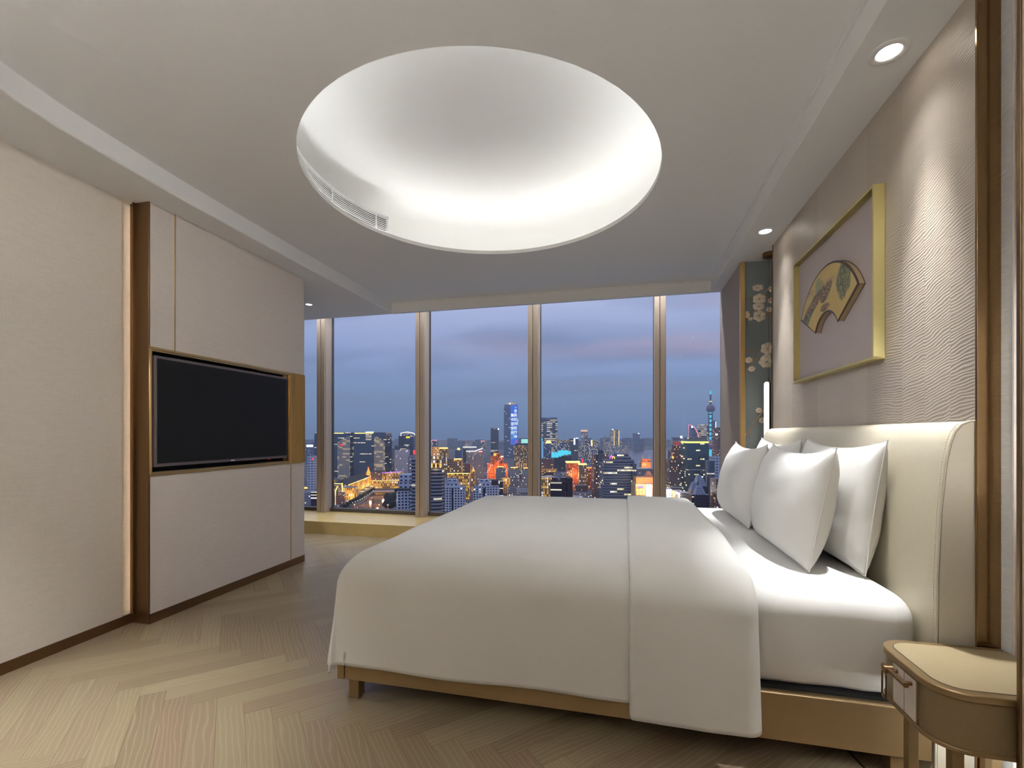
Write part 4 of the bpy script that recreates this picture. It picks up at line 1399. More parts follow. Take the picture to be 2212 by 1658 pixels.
outline(o, 'strip_light', [(729, 1050), (724.5, 1060), (724.5, 1098)], 756, L_WARM, .8)
outline(o, 'cornice_light', [(705, 1044), (739, 1044)], 790, L_WARM, .5)
o = bld('white edged block with a gold corner strip left of the golden hall', 733, 749, 1052, 860, 'stone', 24, name='riverside_building', roof=FRL)
outline(o, 'strip_light', [(739.5, 1043), (739.5, 1072)], 840, L_WARM, .8)
o = bld('small gold domed pavilion behind the first window post', 712, 724, 1040, 1000, 'gold', 10, name='pavilion')
part(o, 'dome', 714, 722, 1034, 1040, 1000, 'gold', 8, scale=.4)
flood(735, 1060, 800, 15000)

def tree(px, y, h, wd, label, group, seed):
    rng = random.Random(seed)
    X, Y, z = gp(px, y)
    b = MB()
    for k in range(7):
        a = rng.random() * 2 * PI; rr = rng.random() * wd * .35
        cx, cy, cz = X + rr * math.cos(a), Y + rr * math.sin(a), z + h * (.5 + rng.random() * .3)
        R = wd * (.3 + rng.random() * .18)
        V, Fc = [], []
        for i in range(7):
            for j in range(10):
                t, p_ = PI * i / 6, 2 * PI * j / 10
                q = R * (1 + .25 * noise.noise((cx + i * 1.3, cy + j * .9, k)))
                V.append((cx + q * math.sin(t) * math.cos(p_), cy + q * math.sin(t) * math.sin(p_), cz + q * .8 * math.cos(t)))
        for i in range(6):
            for j in range(10):
                Fc.append((i * 10 + j, (i + 1) * 10 + j, (i + 1) * 10 + (j + 1) % 10, i * 10 + (j + 1) % 10))
        b.add(V, Fc)
    root = empty('tree', (X, Y, z), label, 'tree', group)
    b.build('crown', LEAF, root, smooth=60)
    m = MB(); m.tube([(X, Y, z), (X, Y, z + h * .6)], wd * .05, 6); m.build('trunk', FRD, root)
LEAF = simple('dark leaves at dusk', (34, 44, 40), 0.9, nscale=.4, namp=.3)
for k, (px, y) in enumerate([(744, 1096), (751, 1091), (758, 1087), (766, 1082), (773, 1078), (780, 1073), (787, 1069), (794, 1065), (800, 1061), (806, 1058)]):
    tree(px, y + 5, 9, 8, 'dark tree on the lamp-lit left bank of the narrow river', 'trees on the left river bank', k)
for k, (px, y) in enumerate([(833, 1097), (838, 1090), (845, 1084), (836, 1080), (844, 1100), (850, 1075)]):
    tree(px + 3, y + 2, 14, 14, 'dark tree in the clump on the right bank of the narrow river', 'trees on the right river bank', 40 + k)
for k in range(14):
    t = k / 13
    px, y = 752 + 52 * t + 7 * math.sin(t * 3), 1096 - 33 * t
    X, Y, z = gp(px + 4, y)
    r = empty('street_lamp', (X, Y, z), 'small lit street lamp on the river promenade', 'lamp', 'promenade lamps')
    m = MB(); m.tube([(X, Y, z), (X, Y, z + 6)], .15, 5); m.build('pole', FRD, r)
    m = MB(); m.lathe([(.01, z + 5.4), (.55, z + 6), (.01, z + 6.6)], (X, Y), 8); m.build('lamp_head', L_WHITE, r)
for px, y in ((800, 1075), (815, 1090), (790, 1092), (828, 1072)):  # low floods added over the creek to light its water
    X, Y, z = gp(px, y); flood(px, y - 11, (HC) * 1000.0 / (y - 937.0), 9000, (1, .5, .2))
# bridges
def bridge(name, label, pxa, ya, pxb, yb_, wdt, glow):
    A, C = Vector(gp(pxa, ya, 5)), Vector(gp(pxb, yb_, 5))
    t = (C - A); L = t.length; t.normalize(); n = Vector((-t.y, t.x, 0)) * wdt
    root = empty(name, tuple((A + C) / 2), label, 'bridge')
    b = MB(); b.prism([tuple(A.xy), tuple(C.xy), tuple((C + n).xy), tuple((A + n).xy)], A.z - 1.6, A.z); b.build('deck', simple('bridge deck', (120, 108, 110), .7), root)
    for s in (0, 1):
        a, c = A + n * s, C + n * s
        b = MB(); b.tube([(a.x, a.y, a.z + 1.3), (c.x, c.y, c.z + 1.3)], .35, 6)
        for k in range(40):
            p = a + (c - a) * (k / 39); b.tube([(p.x, p.y, p.z), (p.x, p.y, p.z + 1.3)], .18, 4)
        b.build('railing', FRL, root)
    b = MB(); e = n.normalized() * 3
    b.tube([tuple(A + e + Vector((0, 0, .4))), tuple(C + e + Vector((0, 0, .4)))], .5, 6)
    b.build('light_line', emis('glowing traffic line', glow, 1.3), root)
    return root, A, C, n
r, A, C, n = bridge('bridge', 'bridge with red lamp posts over the narrow river', 726, 1103, 866, 1104, 14, (255, 150, 110))
for px in (766, 819, 838):
    p = A + (C - A) * ((px - 726) / 140)
    m = MB(); m.lathe([(1.1, p.z - 6), (1.1, p.z + 1), (.5, p.z + 2), (.3, p.z + 9), (.01, p.z + 9.2)], (p.x, p.y), 10); m.build('lamp_post', emis('red lit post', (255, 110, 70), .7), r)
    m = MB(); m.lathe([(.01, p.z + 8.5), (.9, p.z + 9.4), (.01, p.z + 10.4)], (p.x, p.y), 8); m.build('lamp_globe', L_WARM, r)
bridge('bridge', 'farther low bridge glowing pink across the narrow river', 806, 1062, 856, 1061, 10, (255, 190, 140))

# ---- near left bay buildings
o = bld('pale apartment block with dark windows nearest to the second window post', 849, 884, 1061, 470, 'white', 16, rot=18, name='apartment_house')
part(o, 'roof_terrace', 852, 882, 1057, 1062, 474, FRD, 12, off=3)
o = bld('plain pale office with punched windows behind the nearest apartment block', 861, 892, 1042, 590, 'blank', 20, name='office_block')
part(o, 'penthouse', 862, 889, 1025, 1042, 600, 'blank', 16, off=4)
bld('tall grey banded tower filling the left edge of the second window post', 889, 912, 990, 455, 'band', 18)

# ---- second bay
o = bld('rounded grey banded apartment tower with gold lit crown', 922, 957, 1010, 455, 'band', n=28, name='apartment_tower')
part(o, 'crown', 926, 953, 985, 1010, 458, 'stone', 11, off=2)
for px in (931, 940, 950):
    part(o, 'crown_light', px, px + 3, 1000, 1010, 456, emis('gold uplight', (255, 200, 100), 1.2), 1)
flood(941, 1008, 452, 1500)
o = bld('warm stone tower with square grid windows behind the rounded tower', 950, 967, 968, 880, 'stone', 20)
part(o, 'roof_light', 950, 967, 966, 968.5, 878, L_WARM, 2)
bld('gold lit block behind the rounded tower', 925, 951, 965, 960, 'stone', 24, name='office_block')
flood(938, 975, 940, 22000)
o = bld('tan grid block with glowing cornice right of the warm stone tower', 967, 997, 991, 880, 'stone', 26, name='office_block')
part(o, 'cornice_light', 981, 997, 990, 992, 878, L_WARM, 2)
o = bld('low colonnade building glowing gold below the tan grid block', 966, 1013, 1022, 840, 'gold', 22, name='low_building', roof=FRD)
outline(o, 'parapet_light', [(966, 1022), (1013, 1022)], 838, L_WARM, .5)
o = bld('small gold pyramid tower in the low quarter', 1018, 1026, 1018, 960, 'gold', 8, name='small_tower', cat='tower')
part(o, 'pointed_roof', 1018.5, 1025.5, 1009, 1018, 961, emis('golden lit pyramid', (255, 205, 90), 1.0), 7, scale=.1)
o = bld('grey tower block with white outlined swooping roof', 1007, 1043, 974, 1120, 'grey', 30)
outline(o, 'roof_outline', [(1000, 974), (1026, 974), (1036, 970), (1043, 967.5)], 1118, L_WHITE, .9)
part(o, 'sign', 1034, 1042, 973, 976, 1118, L_PINK)
o = bld('dark slim wing left of the tower with swooping roof', 1000, 1006.5, 969, 1100, 'glass', 9, name='tower_wing')
part(o, 'roof_light', 1000, 1029, 964.5, 966, 1130, L_WHITE, 3)
bld('small grey office left of the gold pyramid tower', 997, 1016, 1001, 980, 'brown', 20, name='office_block')
o = bld('dark blue tower with small gold lantern crown far in the second bay', 983, 997, 972, 1500, 'far', 20)
part(o, 'lantern', 987, 994, 967, 971, 1500, L_WARM, 6, scale=.5)
o = bld('tower with pink lit top beside the second window post', 922, 943, 951, 1500, 'farlit', 24)
part(o, 'crown_light', 926, 943, 950, 951.2, 1500, L_PINK, 3)
o = bld('distant white lit slab on the skyline left of the dark slim tower', 1003, 1014, 952, 2600, 'farlit', 30)
o = bld('distant tower with white lit face and red top', 1038, 1049, 953, 2300, 'farlit', 24)
part(o, 'roof_light', 1039, 1046, 951.5, 953, 2300, L_PINK, 4)
o = bld('dark slim tower with gold crown left of the blue screen skyscraper', 1060, 1077, 928, 1650, 'glass', 24)
part(o, 'crown', 1060, 1077, 924, 928, 1650, 'farlit', 24, label='gold lit crown band')
part(o, 'beacon', 1075, 1078, 925, 928, 1648, L_SCREEN)

def ledtower():
    d = 2300
    o = bld('tallest skyscraper with a blue light screen and white Chinese letters', 1088.5, 1119.5, 880, d, 'glass_blue', 60, name='skyscraper')
    part(o, 'upper_shaft', 1089.5, 1118.5, 873, 880, d, 'glass_blue', 56, off=2, scale=.96)
    part(o, 'crown', 1092, 1115, 868, 873, d, emis('dim peach crown', (226, 190, 160), .7), 40, off=8, scale=.25)
    part(o, 'beacon', 1100, 1102.6, 870.5, 873, d, L_SCREEN)
    s = part(o, 'light_screen', 1103, 1119, 874, 960, d, L_BLUE, 3, off=-2)
    part(s, 'bright_patch', 1116.8, 1119.2, 903, 918, d, emis('pale cyan patch', (170, 220, 250), .9), 3, off=-2.6)
    part(s, 'violet_patch', 1112, 1118.6, 950, 960, d, emis('violet patch', (150, 90, 220), .9), 3, off=-2.6)
    part(s, 'cyan_patch', 1103.4, 1111, 921, 948, d, emis('light blue patch', (70, 150, 235), .9), 3, off=-2.4)
    for txt, px, y0, step in (('\u201c', 1114.0, 881.5, 9.4), ('\u5168\u6c11\u53cd\u8bc8\u5728\u884c\u52a8', 1113.6, 887.5, 9.2), ('\u96c6\u4e2d\u5ba3\u4f20\u6708', 1106.8, 897, 9.4)):
        for k, ch in enumerate(txt):
            c = bpy.data.curves.new('letters', 'FONT'); c.body = ch; c.size = 7.4 * d / 1000; c.align_x = 'CENTER'; c.align_y = 'CENTER'; c.extrude = .2; c.resolution_u = 2
            c.offset = 0.18
            c.materials.append(TEXTW)
            t = bpy.data.objects.new('letter', c); COL.objects.link(t)
            bpy.context.view_layer.update()
            me = bpy.data.meshes.new_from_object(t.evaluated_get(bpy.context.evaluated_depsgraph_get()))
            bpy.data.objects.remove(t)
            t = bpy.data.objects.new('letter', me); COL.objects.link(t)
            t.location = (*P(px, d - 4), Zat(y0 + k * step, d)); t.rotation_euler = (PI / 2, 0, ALPHA)
            t.parent = s
    return o
ledtower()
o = bld('stone tower with ribbed front and teal screen on its roof', 1111, 1142, 961, 1330, 'stone', 30)
part(o, 'roof_storey', 1113, 1142, 957, 961, 1330, 'glass', 24, off=3)
part(o, 'roof_screen', 1126, 1142, 948, 957, 1340, emis('teal screen', (150, 226, 220), 1.2), 3, off=6)
for px in range(1116, 1140, 5):
    part(o, 'uplight', px, px + 1.2, 1000, 1010, 1329, emis('gold uplight strip', (255, 190, 100), 1.0), 1)
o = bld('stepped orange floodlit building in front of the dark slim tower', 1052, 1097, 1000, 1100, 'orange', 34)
part(o, 'upper_tier', 1060, 1088, 985, 1000, 1102, 'orange', 26, off=3)
part(o, 'top_tier', 1066, 1080, 978, 985, 1104, 'orange', 18, off=6)
part(o, 'roof_light', 1066, 1072, 979, 984, 1102, emis('orange lantern', (255, 160, 50), 2.0), 2)
part(o, 'corner_light', 1082, 1087, 984.5, 987, 1100, L_WHITE, 2)
part(o, 'front_wing', 1068, 1080, 994, 1024, 1098, 'orange', 6, off=-5)
for px in (1056, 1070, 1084, 1094): flood(px, 1018, 1078, 24000, (1, .42, .12))
for k, (a, c, yt, d, lb) in enumerate(((1071, 1092, 1012, 950, 'left'), (1099, 1122, 1014, 930, 'middle'), (1128, 1150, 1015, 915, 'right'))):
    o = bld(lb + ' one of three squat grey blocks with stepped lit tops', a, c, yt, d, 'grey', 18, name='office_block')
    part(o, 'stepped_top', a + 2.5, c - 2.5, yt - 3.5, yt, d, 'stone', 12, off=3)
    part(o, 'top_light', a + 4, c - 4, yt - 4.4, yt - 3.6, d, L_WARM, 8, off=4)
part(o, 'wall_light', 1126.5, 1128, 1018, 1022, 915, L_CYAN)
o = bld('low gold lit villa between the squat grey blocks', 1084, 1102, 1031, 905, 'gold', 14, name='villa', roof=FRD)
flood(1093, 1036, 890, 9000)
for k, (a, c, yt, d, lb) in enumerate(((957, 1003, 1051, 560, 'left'), (1022, 1077, 1051, 575, 'right'))):
    o = bld(lb + ' of two white apartment blocks with an arched roof house', a, c, yt, d, 'white', 18, name='apartment_house')
    m_ = (a + c) / 2 - 3
    part(o, 'roof_house', m_ - 11, m_ + 11, yt - 14, yt, d, 'blank', 9, off=4)
    part(o, 'roof_gable', m_ - 16, m_ + 16, yt - 6, yt, d, 'blank', 8, off=2, scale=.75)
    part(o, 'recessed_bay', a + (c - a) * .40, a + (c - a) * .48, yt + 2, 1200, d, FRD, 1, off=-.3)
bld('white slab block with rows of windows behind the left arched apartment block', 958, 985, 1033, 740, 'white', 16, name='apartment_house')
o = bld('dark red brick warehouse with a white light strip', 1062, 1087, 1037, 790, 'dark', 20, name='warehouse', roof=FRD)
part(o, 'strip_light', 1077.5, 1078.8, 1038, 1044, 788, L_WHITE, 1)

# ---- third bay
o = bld('wide high tower with long lit floor bands at the left of the third bay', 1152, 1204, 906, 2000, 'bandlit', 60, name='skyscraper')
part(o, 'roof_crown', 1152, 1204, 901.5, 906, 2000, 'far', 60, off=0)
part(o, 'dark_bay', 1173, 1181, 911, 946, 1998, 'glass', 3, off=-2); part(o, 'dark_bay', 1193, 1200, 914, 946, 1998, 'glass', 3, off=-2)
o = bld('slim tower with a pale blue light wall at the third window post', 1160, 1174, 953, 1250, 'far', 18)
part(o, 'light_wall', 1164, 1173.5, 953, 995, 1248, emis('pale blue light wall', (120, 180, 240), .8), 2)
part(o, 'roof_screen', 1164, 1172, 946, 952, 1252, L_CYAN, 2, off=2)
o = bld('grey tower with glowing stepped crown beside the pale blue light wall', 1175, 1191, 958, 1450, 'far', 24)
part(o, 'crown', 1178, 1192, 951.5, 957, 1450, L_WARM, 10, off=3, scale=.5)
o = bld('left of two grey towers with pointed lit roofs', 1196, 1217, 956, 1560, 'farlit', 24); part(o, 'pointed_roof', 1199, 1215, 949, 956, 1560, 'stone', 20, off=2, scale=.4)
o = bld('right of two grey towers with pointed lit roofs', 1217, 1231, 955, 1570, 'farlit', 24); part(o, 'pointed_roof', 1219, 1230, 949, 955, 1570, 'stone', 20, off=2, scale=.4)
o = bld('dark tower with a bright white vertical light', 1231, 1249, 947, 1520, 'glass', 26)
part(o, 'vertical_light', 1239.5, 1242.5, 946, 960, 1518, L_SCREEN, 2); part(o, 'roof_light', 1244, 1249, 945, 947, 1520, L_SCREEN, 2)
o = bld('tall far tower with peach lit crown', 1256.5, 1269.5, 932, 2350, 'farlit', 30); part(o, 'crown', 1256.5, 1269.5, 928, 932, 2350, emis('peach crown light', (250, 200, 160), 1.0), 30, off=0)
bld('shorter tower in front of the peach crowned tower', 1262, 1276, 949, 2000, 'farlit', 24)
o = bld('tan tower with pale left edge near the river bend', 1277, 1295, 950, 1900, 'farlit', 26); part(o, 'edge_light', 1277, 1279.5, 950, 962, 1898, L_WARM, 2)
bld('broad low riverside block below the tan tower', 1250, 1284, 965, 1800, 'farlit', 30, name='low_building')
bld('slim speckled tower on the far river bank', 1305.5, 1318, 943, 2650, 'farlit', 30)
o = bld('tall twin slab tower outlined in gold on the far river bank', 1320, 1338, 928, 2750, 'farlit', 40)
for px in (1326.5, 1337): outline(o, 'edge_light', [(px, 929), (px, 962)], 2748, L_WARM, 1.2)
part(o, 'beacon', 1322, 1325, 926.5, 928, 2750, L_WHITE)
o = bld('small tower with a blue roof light on the far bank', 1338, 1345, 947, 2850, 'farlit', 24); part(o, 'roof_light', 1338, 1344, 945, 947, 2850, emis('blue roof light', (80, 110, 255), 1.5), 4)
o = bld('low lit hall on the far river bank', 1340, 1358, 962, 2650, 'farlit', 40, name='low_building')
bld('low tan hall left of the lit hall on the far bank', 1318, 1340, 964, 2600, 'farlit', 40, name='low_building')
o = bld('dark hazy tower with a bright roof beacon', 1370, 1382, 935.5, 3100, 'far', 40); part(o, 'beacon', 1378, 1381, 935, 937, 3095, L_SCREEN)
bld('hazy block right of the beacon tower', 1382, 1391, 948, 3150, 'far', 40)
def cyan_hall():
    root = empty('concert_hall', (*P(1205, 1500), G), 'row of cyan lit rounded halls', 'building')
    for a, c, y0, y1 in ((1185, 1207, 977, 988), (1207.5, 1213, 973, 986), (1213, 1218, 972, 984), (1218.5, 1227, 972.5, 982), (1228, 1233.5, 974.5, 981)):
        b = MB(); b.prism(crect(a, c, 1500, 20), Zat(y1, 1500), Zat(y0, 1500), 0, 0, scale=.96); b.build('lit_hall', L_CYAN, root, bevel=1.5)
    b = MB(); b.prism(crect(1186, 1234, 1502, 18), G, Zat(984, 1500)); b.build('plinth', FRD, root)
cyan_hall()
def lit_road():
    A = [(1207, 1000), (1214, 995), (1222, 990), (1233, 985), (1246, 981)]
    pts = [gp(x, y, 6) for x, y in A]
    root = empty('elevated_road', pts[0], 'curved road bright with lamps leading to the river', 'road')
    b = MB(); b.tube(pts, 1.6, 6); b.build('lamp_line', L_WARM, root)
    b = MB()
    for (p, q) in zip(pts[:-1], pts[1:]):
        t = Vector(q) - Vector(p); n = Vector((-t.y, t.x, 0)).normalized() * -22
        p, q = Vector(p) - Vector((0, 0, 2)), Vector(q) - Vector((0, 0, 2))
        b.face([tuple(p), tuple(p + n), tuple(q + n), tuple(q)])
    b.build('carriageway', emis('lamplit road glow', (190, 190, 200), .35), root)  # lamplight on the road put in as surface glow
lit_road()
o = bld('brown many windowed block with lit ground floors', 1170, 1196, 990, 1150, 'brown', 24, name='office_block'); part(o, 'lit_base', 1168, 1204, 1012, 1019, 1148, 'gold', 10, off=-9)
o = bld('red brown block with a yellow crown beside the lit road', 1225, 1252, 1000, 985, 'orange', 24, name='office_block'); part(o, 'crown_light', 1224, 1253, 996.5, 999.5, 985, L_WARM, 20, off=2)
flood(1243, 1025, 970, 26000, (1, .45, .2))
part(o, 'lit_storeys', 1224, 1236, 1014, 1030, 984, 'stone', 4, off=-3)
o = bld('grey block with yellow roof edge right of the yellow crowned block', 1251, 1267, 1004, 965, 'stone', 20, name='office_block'); part(o, 'roof_light', 1250.5, 1267.5, 1001.5, 1004, 965, L_WARM, 16, off=2)
o = bld('low orange lit house front left of the dark brown tower', 1267, 1285, 1010, 1010, 'orange', 18, name='low_building'); part(o, 'roof_light', 1267, 1285, 1009, 1010.5, 1008, L_ORANGE, 2)
b = MB(); b.prism(crect(1257, 1260, 1050, 3), G, Zat(990, 1050)); o = b.build('sign_pillar', L_RED); tag(o, 'red glowing sign pillar rising behind the yellow crowned block', 'sign')
o = bld('dark brown tower with a glazed middle bay and slanted top', 1283, 1313, 981, 830, 'brown', 22)
part(o, 'glazed_bay', 1291, 1304, 978, 1040, 829, 'glass', 4, off=-2); part(o, 'slanted_top', 1293, 1304, 972, 978, 835, FRD, 10, scale=.7)
def arches_building():
    o = bld('broad grey office block with stepped top and yellow pink arch sign', 1303, 1374, 1001, 690, 'glass_grey', 30)
    for a, c, y0, y1 in ((1309, 1370, 993, 1001), (1318, 1363, 986, 993), (1333, 1358, 979, 986)): part(o, 'stepped_storey', a, c, y0, y1, 692, 'glass_grey', 24, off=2)
    part(o, 'side_wing', 1366, 1375, 1001, 1100, 686, 'glass', 6, off=-3)
    d = 686
    def arch(px0, px1, y1, mat, nm):
        pts = []
        for k in range(17):
            t = PI * k / 16
            pts.append((*P((px0 + px1) / 2 - (px1 - px0) / 2 * math.cos(t), d), Zat(990.5, d) + (990.5 - y1) / 1000 * d * math.sin(t)))
        b = MB(); b.tube(pts, .62, 8); b.build(nm, mat, sg, smooth=60)
    b = MB(); b.prism(crect(1317, 1329, d + .6, 1.0), Zat(991.5, d), Zat(990.8, d)); sg = b.build('arch_sign', FRD, o)
    arch(1317.6, 1322.6, 984, emis('magenta neon', (255, 80, 220), 2.4), 'magenta_arch')
    arch(1322.2, 1327.6, 986, emis('yellow neon', (255, 206, 30), 2.4), 'yellow_arch')
arches_building()
o = bld('orange floodlit tower with two flags beside the wide river', 1386, 1406, 997, 1420, 'orange', 24, name='small_tower', cat='tower')
part(o, 'upper_storey', 1387.5, 1405, 991, 997, 1422, 'orange', 18, off=3, label='orange lit upper storey')
for px in (1388, 1402): part(o, 'flag_pole', px, px + .5, 983, 991, 1425, FRL, .8); 
flood(1392, 1006, 1395, 70000, (1, .45, .12)); flood(1402, 1006, 1397, 70000, (1, .5, .15))
o = bld('floodlit peach department store with arched roof and bright screen', 1373, 1420, 1045, 660, simple('peach lit stone', (226, 186, 140), .6), 26, name='department_store', roof=FRL)
part(o, 'attic', 1374, 1420, 1031, 1045, 664, simple('peach lit attic', (232, 170, 110), .6), 20, off=3)
part(o, 'gable', 1395, 1412, 1019, 1031, 668, simple('peach lit gable', (226, 150, 110), .6), 14, off=6, scale=.3)
part(o, 'billboard', 1397, 1408, 1046, 1072, 655, L_SCREEN, 1.5)
part(o, 'sign', 1379, 1389, 1049, 1053, 656, emis('violet sign', (150, 120, 240), 1.5), 1)
for a in (1376, 1382.5, 1388.5):
    part(o, 'lit_window', a, a + 3.6, 1056, 1061, 657, L_WARM, 1); part(o, 'lit_window', a, a + 3.6, 1063, 1068, 657, L_WARM, 1)
for px in (1380, 1392, 1408): flood(px, 1047, 645, 11000, (1, .66, .34))
o = bld('grey rooftop block behind the peach department store', 1374, 1412, 1012, 950, 'house', 30, name='low_building', roof=FRL)
o = bld('dark plum brick building with sawtooth skylights nearest in the third bay', 1189, 1228, 1040, 560, 'dark', 26, rot=-8, name='office_block', roof=FRD)
for a in (1192, 1211): part(o, 'skylight', a, a + 14, 1031, 1040, 566, simple('plum brick monitor', (70, 52, 60), .8), 10, scale=.72, roof=FRL)
part(o, 'side_tower', 1225, 1237, 1033, 1120, 556, simple('plum brick', (62, 44, 54), .8), 22, off=2)
o = bld('long pale roofed hall with lit windows at the third window post', 1150, 1192, 1030, 880, 'gold', 26, name='low_building', roof=FRL)

# ---- fourth bay
o = bld('brown stepped tower with red neon letters on its roof', 1446, 1480, 993, 905, 'brown', 26)
part(o, 'stepped_storey', 1450, 1474, 972, 993, 908, 'brown', 20, off=3); part(o, 'roof_house', 1456, 1470, 962, 972, 910, 'brown', 14, off=5)
part(o, 'letter_sign', 1457, 1469, 954, 961, 908, emis('dim red sign', (190, 60, 66), .7), 2)
part(o, 'niche_light', 1452, 1455.5, 985, 990, 905, L_ORANGE, 1)
o = bld('slim grey shaft left beside the green glass tower', 1470, 1484, 970, 960, 'grey', 20, name='tower_wing')
o = bld('far tower with lit crown behind the red letters', 1455, 1474, 944, 1500, 'farlit', 24); part(o, 'crown_light', 1470, 1474, 941, 946, 1498, L_WHITE, 2)
part(o, 'pink_light', 1474, 1484, 951, 954, 1490, L_PINK, 2)
o = bld('big green black glass tower with lime lit crown', 1485, 1531, 957, 850, 'glass_green', 34)
part(o, 'crown_light', 1485, 1531, 953, 956.5, 850, L_GREENY, 34, off=-.4)
part(o, 'roof_storey', 1486, 1530, 944, 953, 852, 'glass_green', 28, off=2, scale=.86)
o = bld('glass fronted lower wing of the green tower', 1490, 1532, 1015, 800, 'glass_green', 20, name='tower_wing')
def sail():
    d = 1850
    pts = [(1488, 955), (1488, 917)] + [(1488 + 22 * math.sin(t * PI / 2 / 12), 955 - 38 * math.cos(t * PI / 2 / 12) ** 1.0) for t in range(1, 13)]
    m = MB(); n = len(pts)
    fr = [(*P(x, d), Zat(y, d)) for x, y in pts]; bk = [(*P(x, d + 30), Zat(y, d)) for x, y in pts]
    m.face(fr, [(x * d / 1000, (955 - y) * d / 1000) for x, y in pts])
    for k in range(n):
        q = (k + 1) % n; m.face([fr[k], bk[k], bk[q], fr[q]])
    o = m.build('office_tower', F['far']); tag(o, 'quarter circle sail shaped tower outlined in pink light', 'building')
    outline(o, 'outline_light', pts, d - 1, L_PINK, 1.0)
    part(o, 'beacon', 1493, 1497, 920, 923.5, d, L_SCREEN)
    m = MB(); m.prism(crect(1488, 1510, d, 30), G, Zat(955, d)); m.build('lower_shaft', F['far'], o)
sail()
bld('white banded office tower behind the green tower', 1514, 1530, 916, 1850, 'bandlit', 30)
def tv_tower():
    d = 2500; X, Y = P(1535, d); s = d / 1000.0
    o = empty('television_tower', (X, Y, G), 'broadcast tower with stacked spheres and cyan lit shaft', 'tower')
    zz = lambda y: Zat(y, d)
    sph = facade('plum sphere panels', (128, 112, 140), (84, 78, 108), 6, 6, .6, .6, .2, (220, 210, 235), .4)
    def ball(nm, y, r, mat):
        m = MB(); R = r * s
        m.lathe([(max(R * math.sin(PI * k / 16), .01), zz(y) - R * math.cos(PI * k / 16)) for k in range(17)], (X, Y), 28); return m.build(nm, mat, o, smooth=60)
    ball('upper_sphere', 882, 9.3, simple('plum sphere', (120, 106, 134), .4, nscale=.06, namp=.2))
    ball('top_sphere', 853, 2.7, simple('pale sphere', (150, 150, 170), .4))
    low = ball('lower_sphere', 960, 11, simple('mauve sphere', (150, 140, 165), .4))
    m = MB(); m.lathe([(9.6 * s, zz(962)), (10.9 * s, zz(960.5)), (10.9 * s, zz(958.5))], (X, Y), 28); m.build('red_band', L_RED, low)
    m = MB(); m.lathe([(5.5 * s, zz(892)), (2 * s, zz(889.5))], (X, Y), 24); m.build('cyan_collar', L_CYAN, o)
    m = MB(); m.lathe([(3.6 * s, zz(954)), (2.6 * s, zz(951))], (X, Y), 24); m.build('cyan_collar', L_CYAN, o)
    dk = simple('dark tower shaft', (84, 80, 110), .5)
    for k in range(3):
        a = ALPHA - PI / 2 + PI / 6 + k * 2 * PI / 3
        m = MB(); m.tube([(X + 3.9 * s * math.cos(a), Y + 3.9 * s * math.sin(a), G), (X + 3.9 * s * math.cos(a), Y + 3.9 * s * math.sin(a), zz(885))], 1.3 * s, 12); m.build('column', dk, o, smooth=60)
    m = MB(); m.tube([(X, Y, zz(965)), (X, Y, zz(885))], 2.6 * s, 12); m.build('lit_core', L_CYAN, o, smooth=60)
    for k in range(7):
        y = 896 + k * 9.4
        m = MB(); m.lathe([(3.4 * s, zz(y)), (3.4 * s, zz(y - 3.4)), (2.5 * s, zz(y - 3.4)), (2.5 * s, zz(y)), (3.4 * s, zz(y))], (X, Y), 20); m.build('floor_ring', dk, o, smooth=30)
    m = MB(); m.lathe([(2.1 * s, zz(876)), (1.6 * s, zz(862)), (1.6 * s, zz(855)), (1.2 * s, zz(850)), (.5 * s, zz(843)), (.1 * s, zz(836))], (X, Y), 14); m.build('mast', dk, o, smooth=60)
    m = MB(); m.lathe([(2.1 * s, zz(867.5)), (2.1 * s, zz(866))], (X, Y), 14); m.build('gold_ring', L_WARM, o)
    m = MB(); m.lathe([(2.0 * s, zz(851)), (1.5 * s, zz(848)), (.6 * s, zz(842))], (X, Y), 14); m.build('cyan_cap', L_CYAN, o)
    m = MB(); m.tube([(X, Y, G), (X, Y, zz(968))], 4 * s, 14); m.build('cyan_base', L_CYAN, o, smooth=60)
    for sx in (-1, 1):
        p = cam2w((1535 + sx * 4 - 1106) / 1000 * d, d); q = cam2w((1535 + sx * 14 - 1106) / 1000 * d, d)
        m = MB(); m.tube([(*p, zz(966)), (*q, G)], 1.2 * s, 10); m.build('strut', simple('pale strut', (170, 190, 210), .5), o, smooth=60)
tv_tower()
o = bld('dark tower right behind the broadcast tower', 1540, 1548, 908, 2650, 'glass', 40); part(o, 'edge_light', 1546, 1547, 910, 925, 2648, L_WHITE, 2)
o = bld('plum grey ribbed tower at the right window edge', 1550, 1580, 923, 1200, 'brown', 30); part(o, 'beacon', 1546.5, 1550, 936, 940, 1190, L_SCREEN, 3)
bld('curved dark glass block right of the green tower wing', 1527, 1548, 995, 770, 'glass', n=20, name='office_block')
o = bld('pale panel clad block at the right window edge', 1545, 1580, 986, 800, 'blank', 24, name='office_block')
bld('red brick grid house lowest at the right window edge', 1547, 1580, 1034, 600, 'brown', 18, name='apartment_house')
def steps():
    o = bld('building with stepped white glass pyramid roofs above the bed edge', 1494, 1532, 1068, 590, 'dark', 20, name='office_block', roof=FRL)
    g = facade('white glazed roof', (150, 164, 190), (110, 124, 150), 3, 4, .8, .8, 0)
    for a, c, y0, y1, dd in ((1502, 1526, 1050, 1068, 586), (1494, 1512, 1042, 1060, 598), (1512, 1526, 1034, 1050, 606), (1506, 1519, 1026, 1042, 612)):
        part(o, 'glass_pyramid', a, c, y0, y1, dd, g, 12, scale=.45)
        part(o, 'shaft', a, c, y1, 1110, dd, 'dark', 12)
steps()
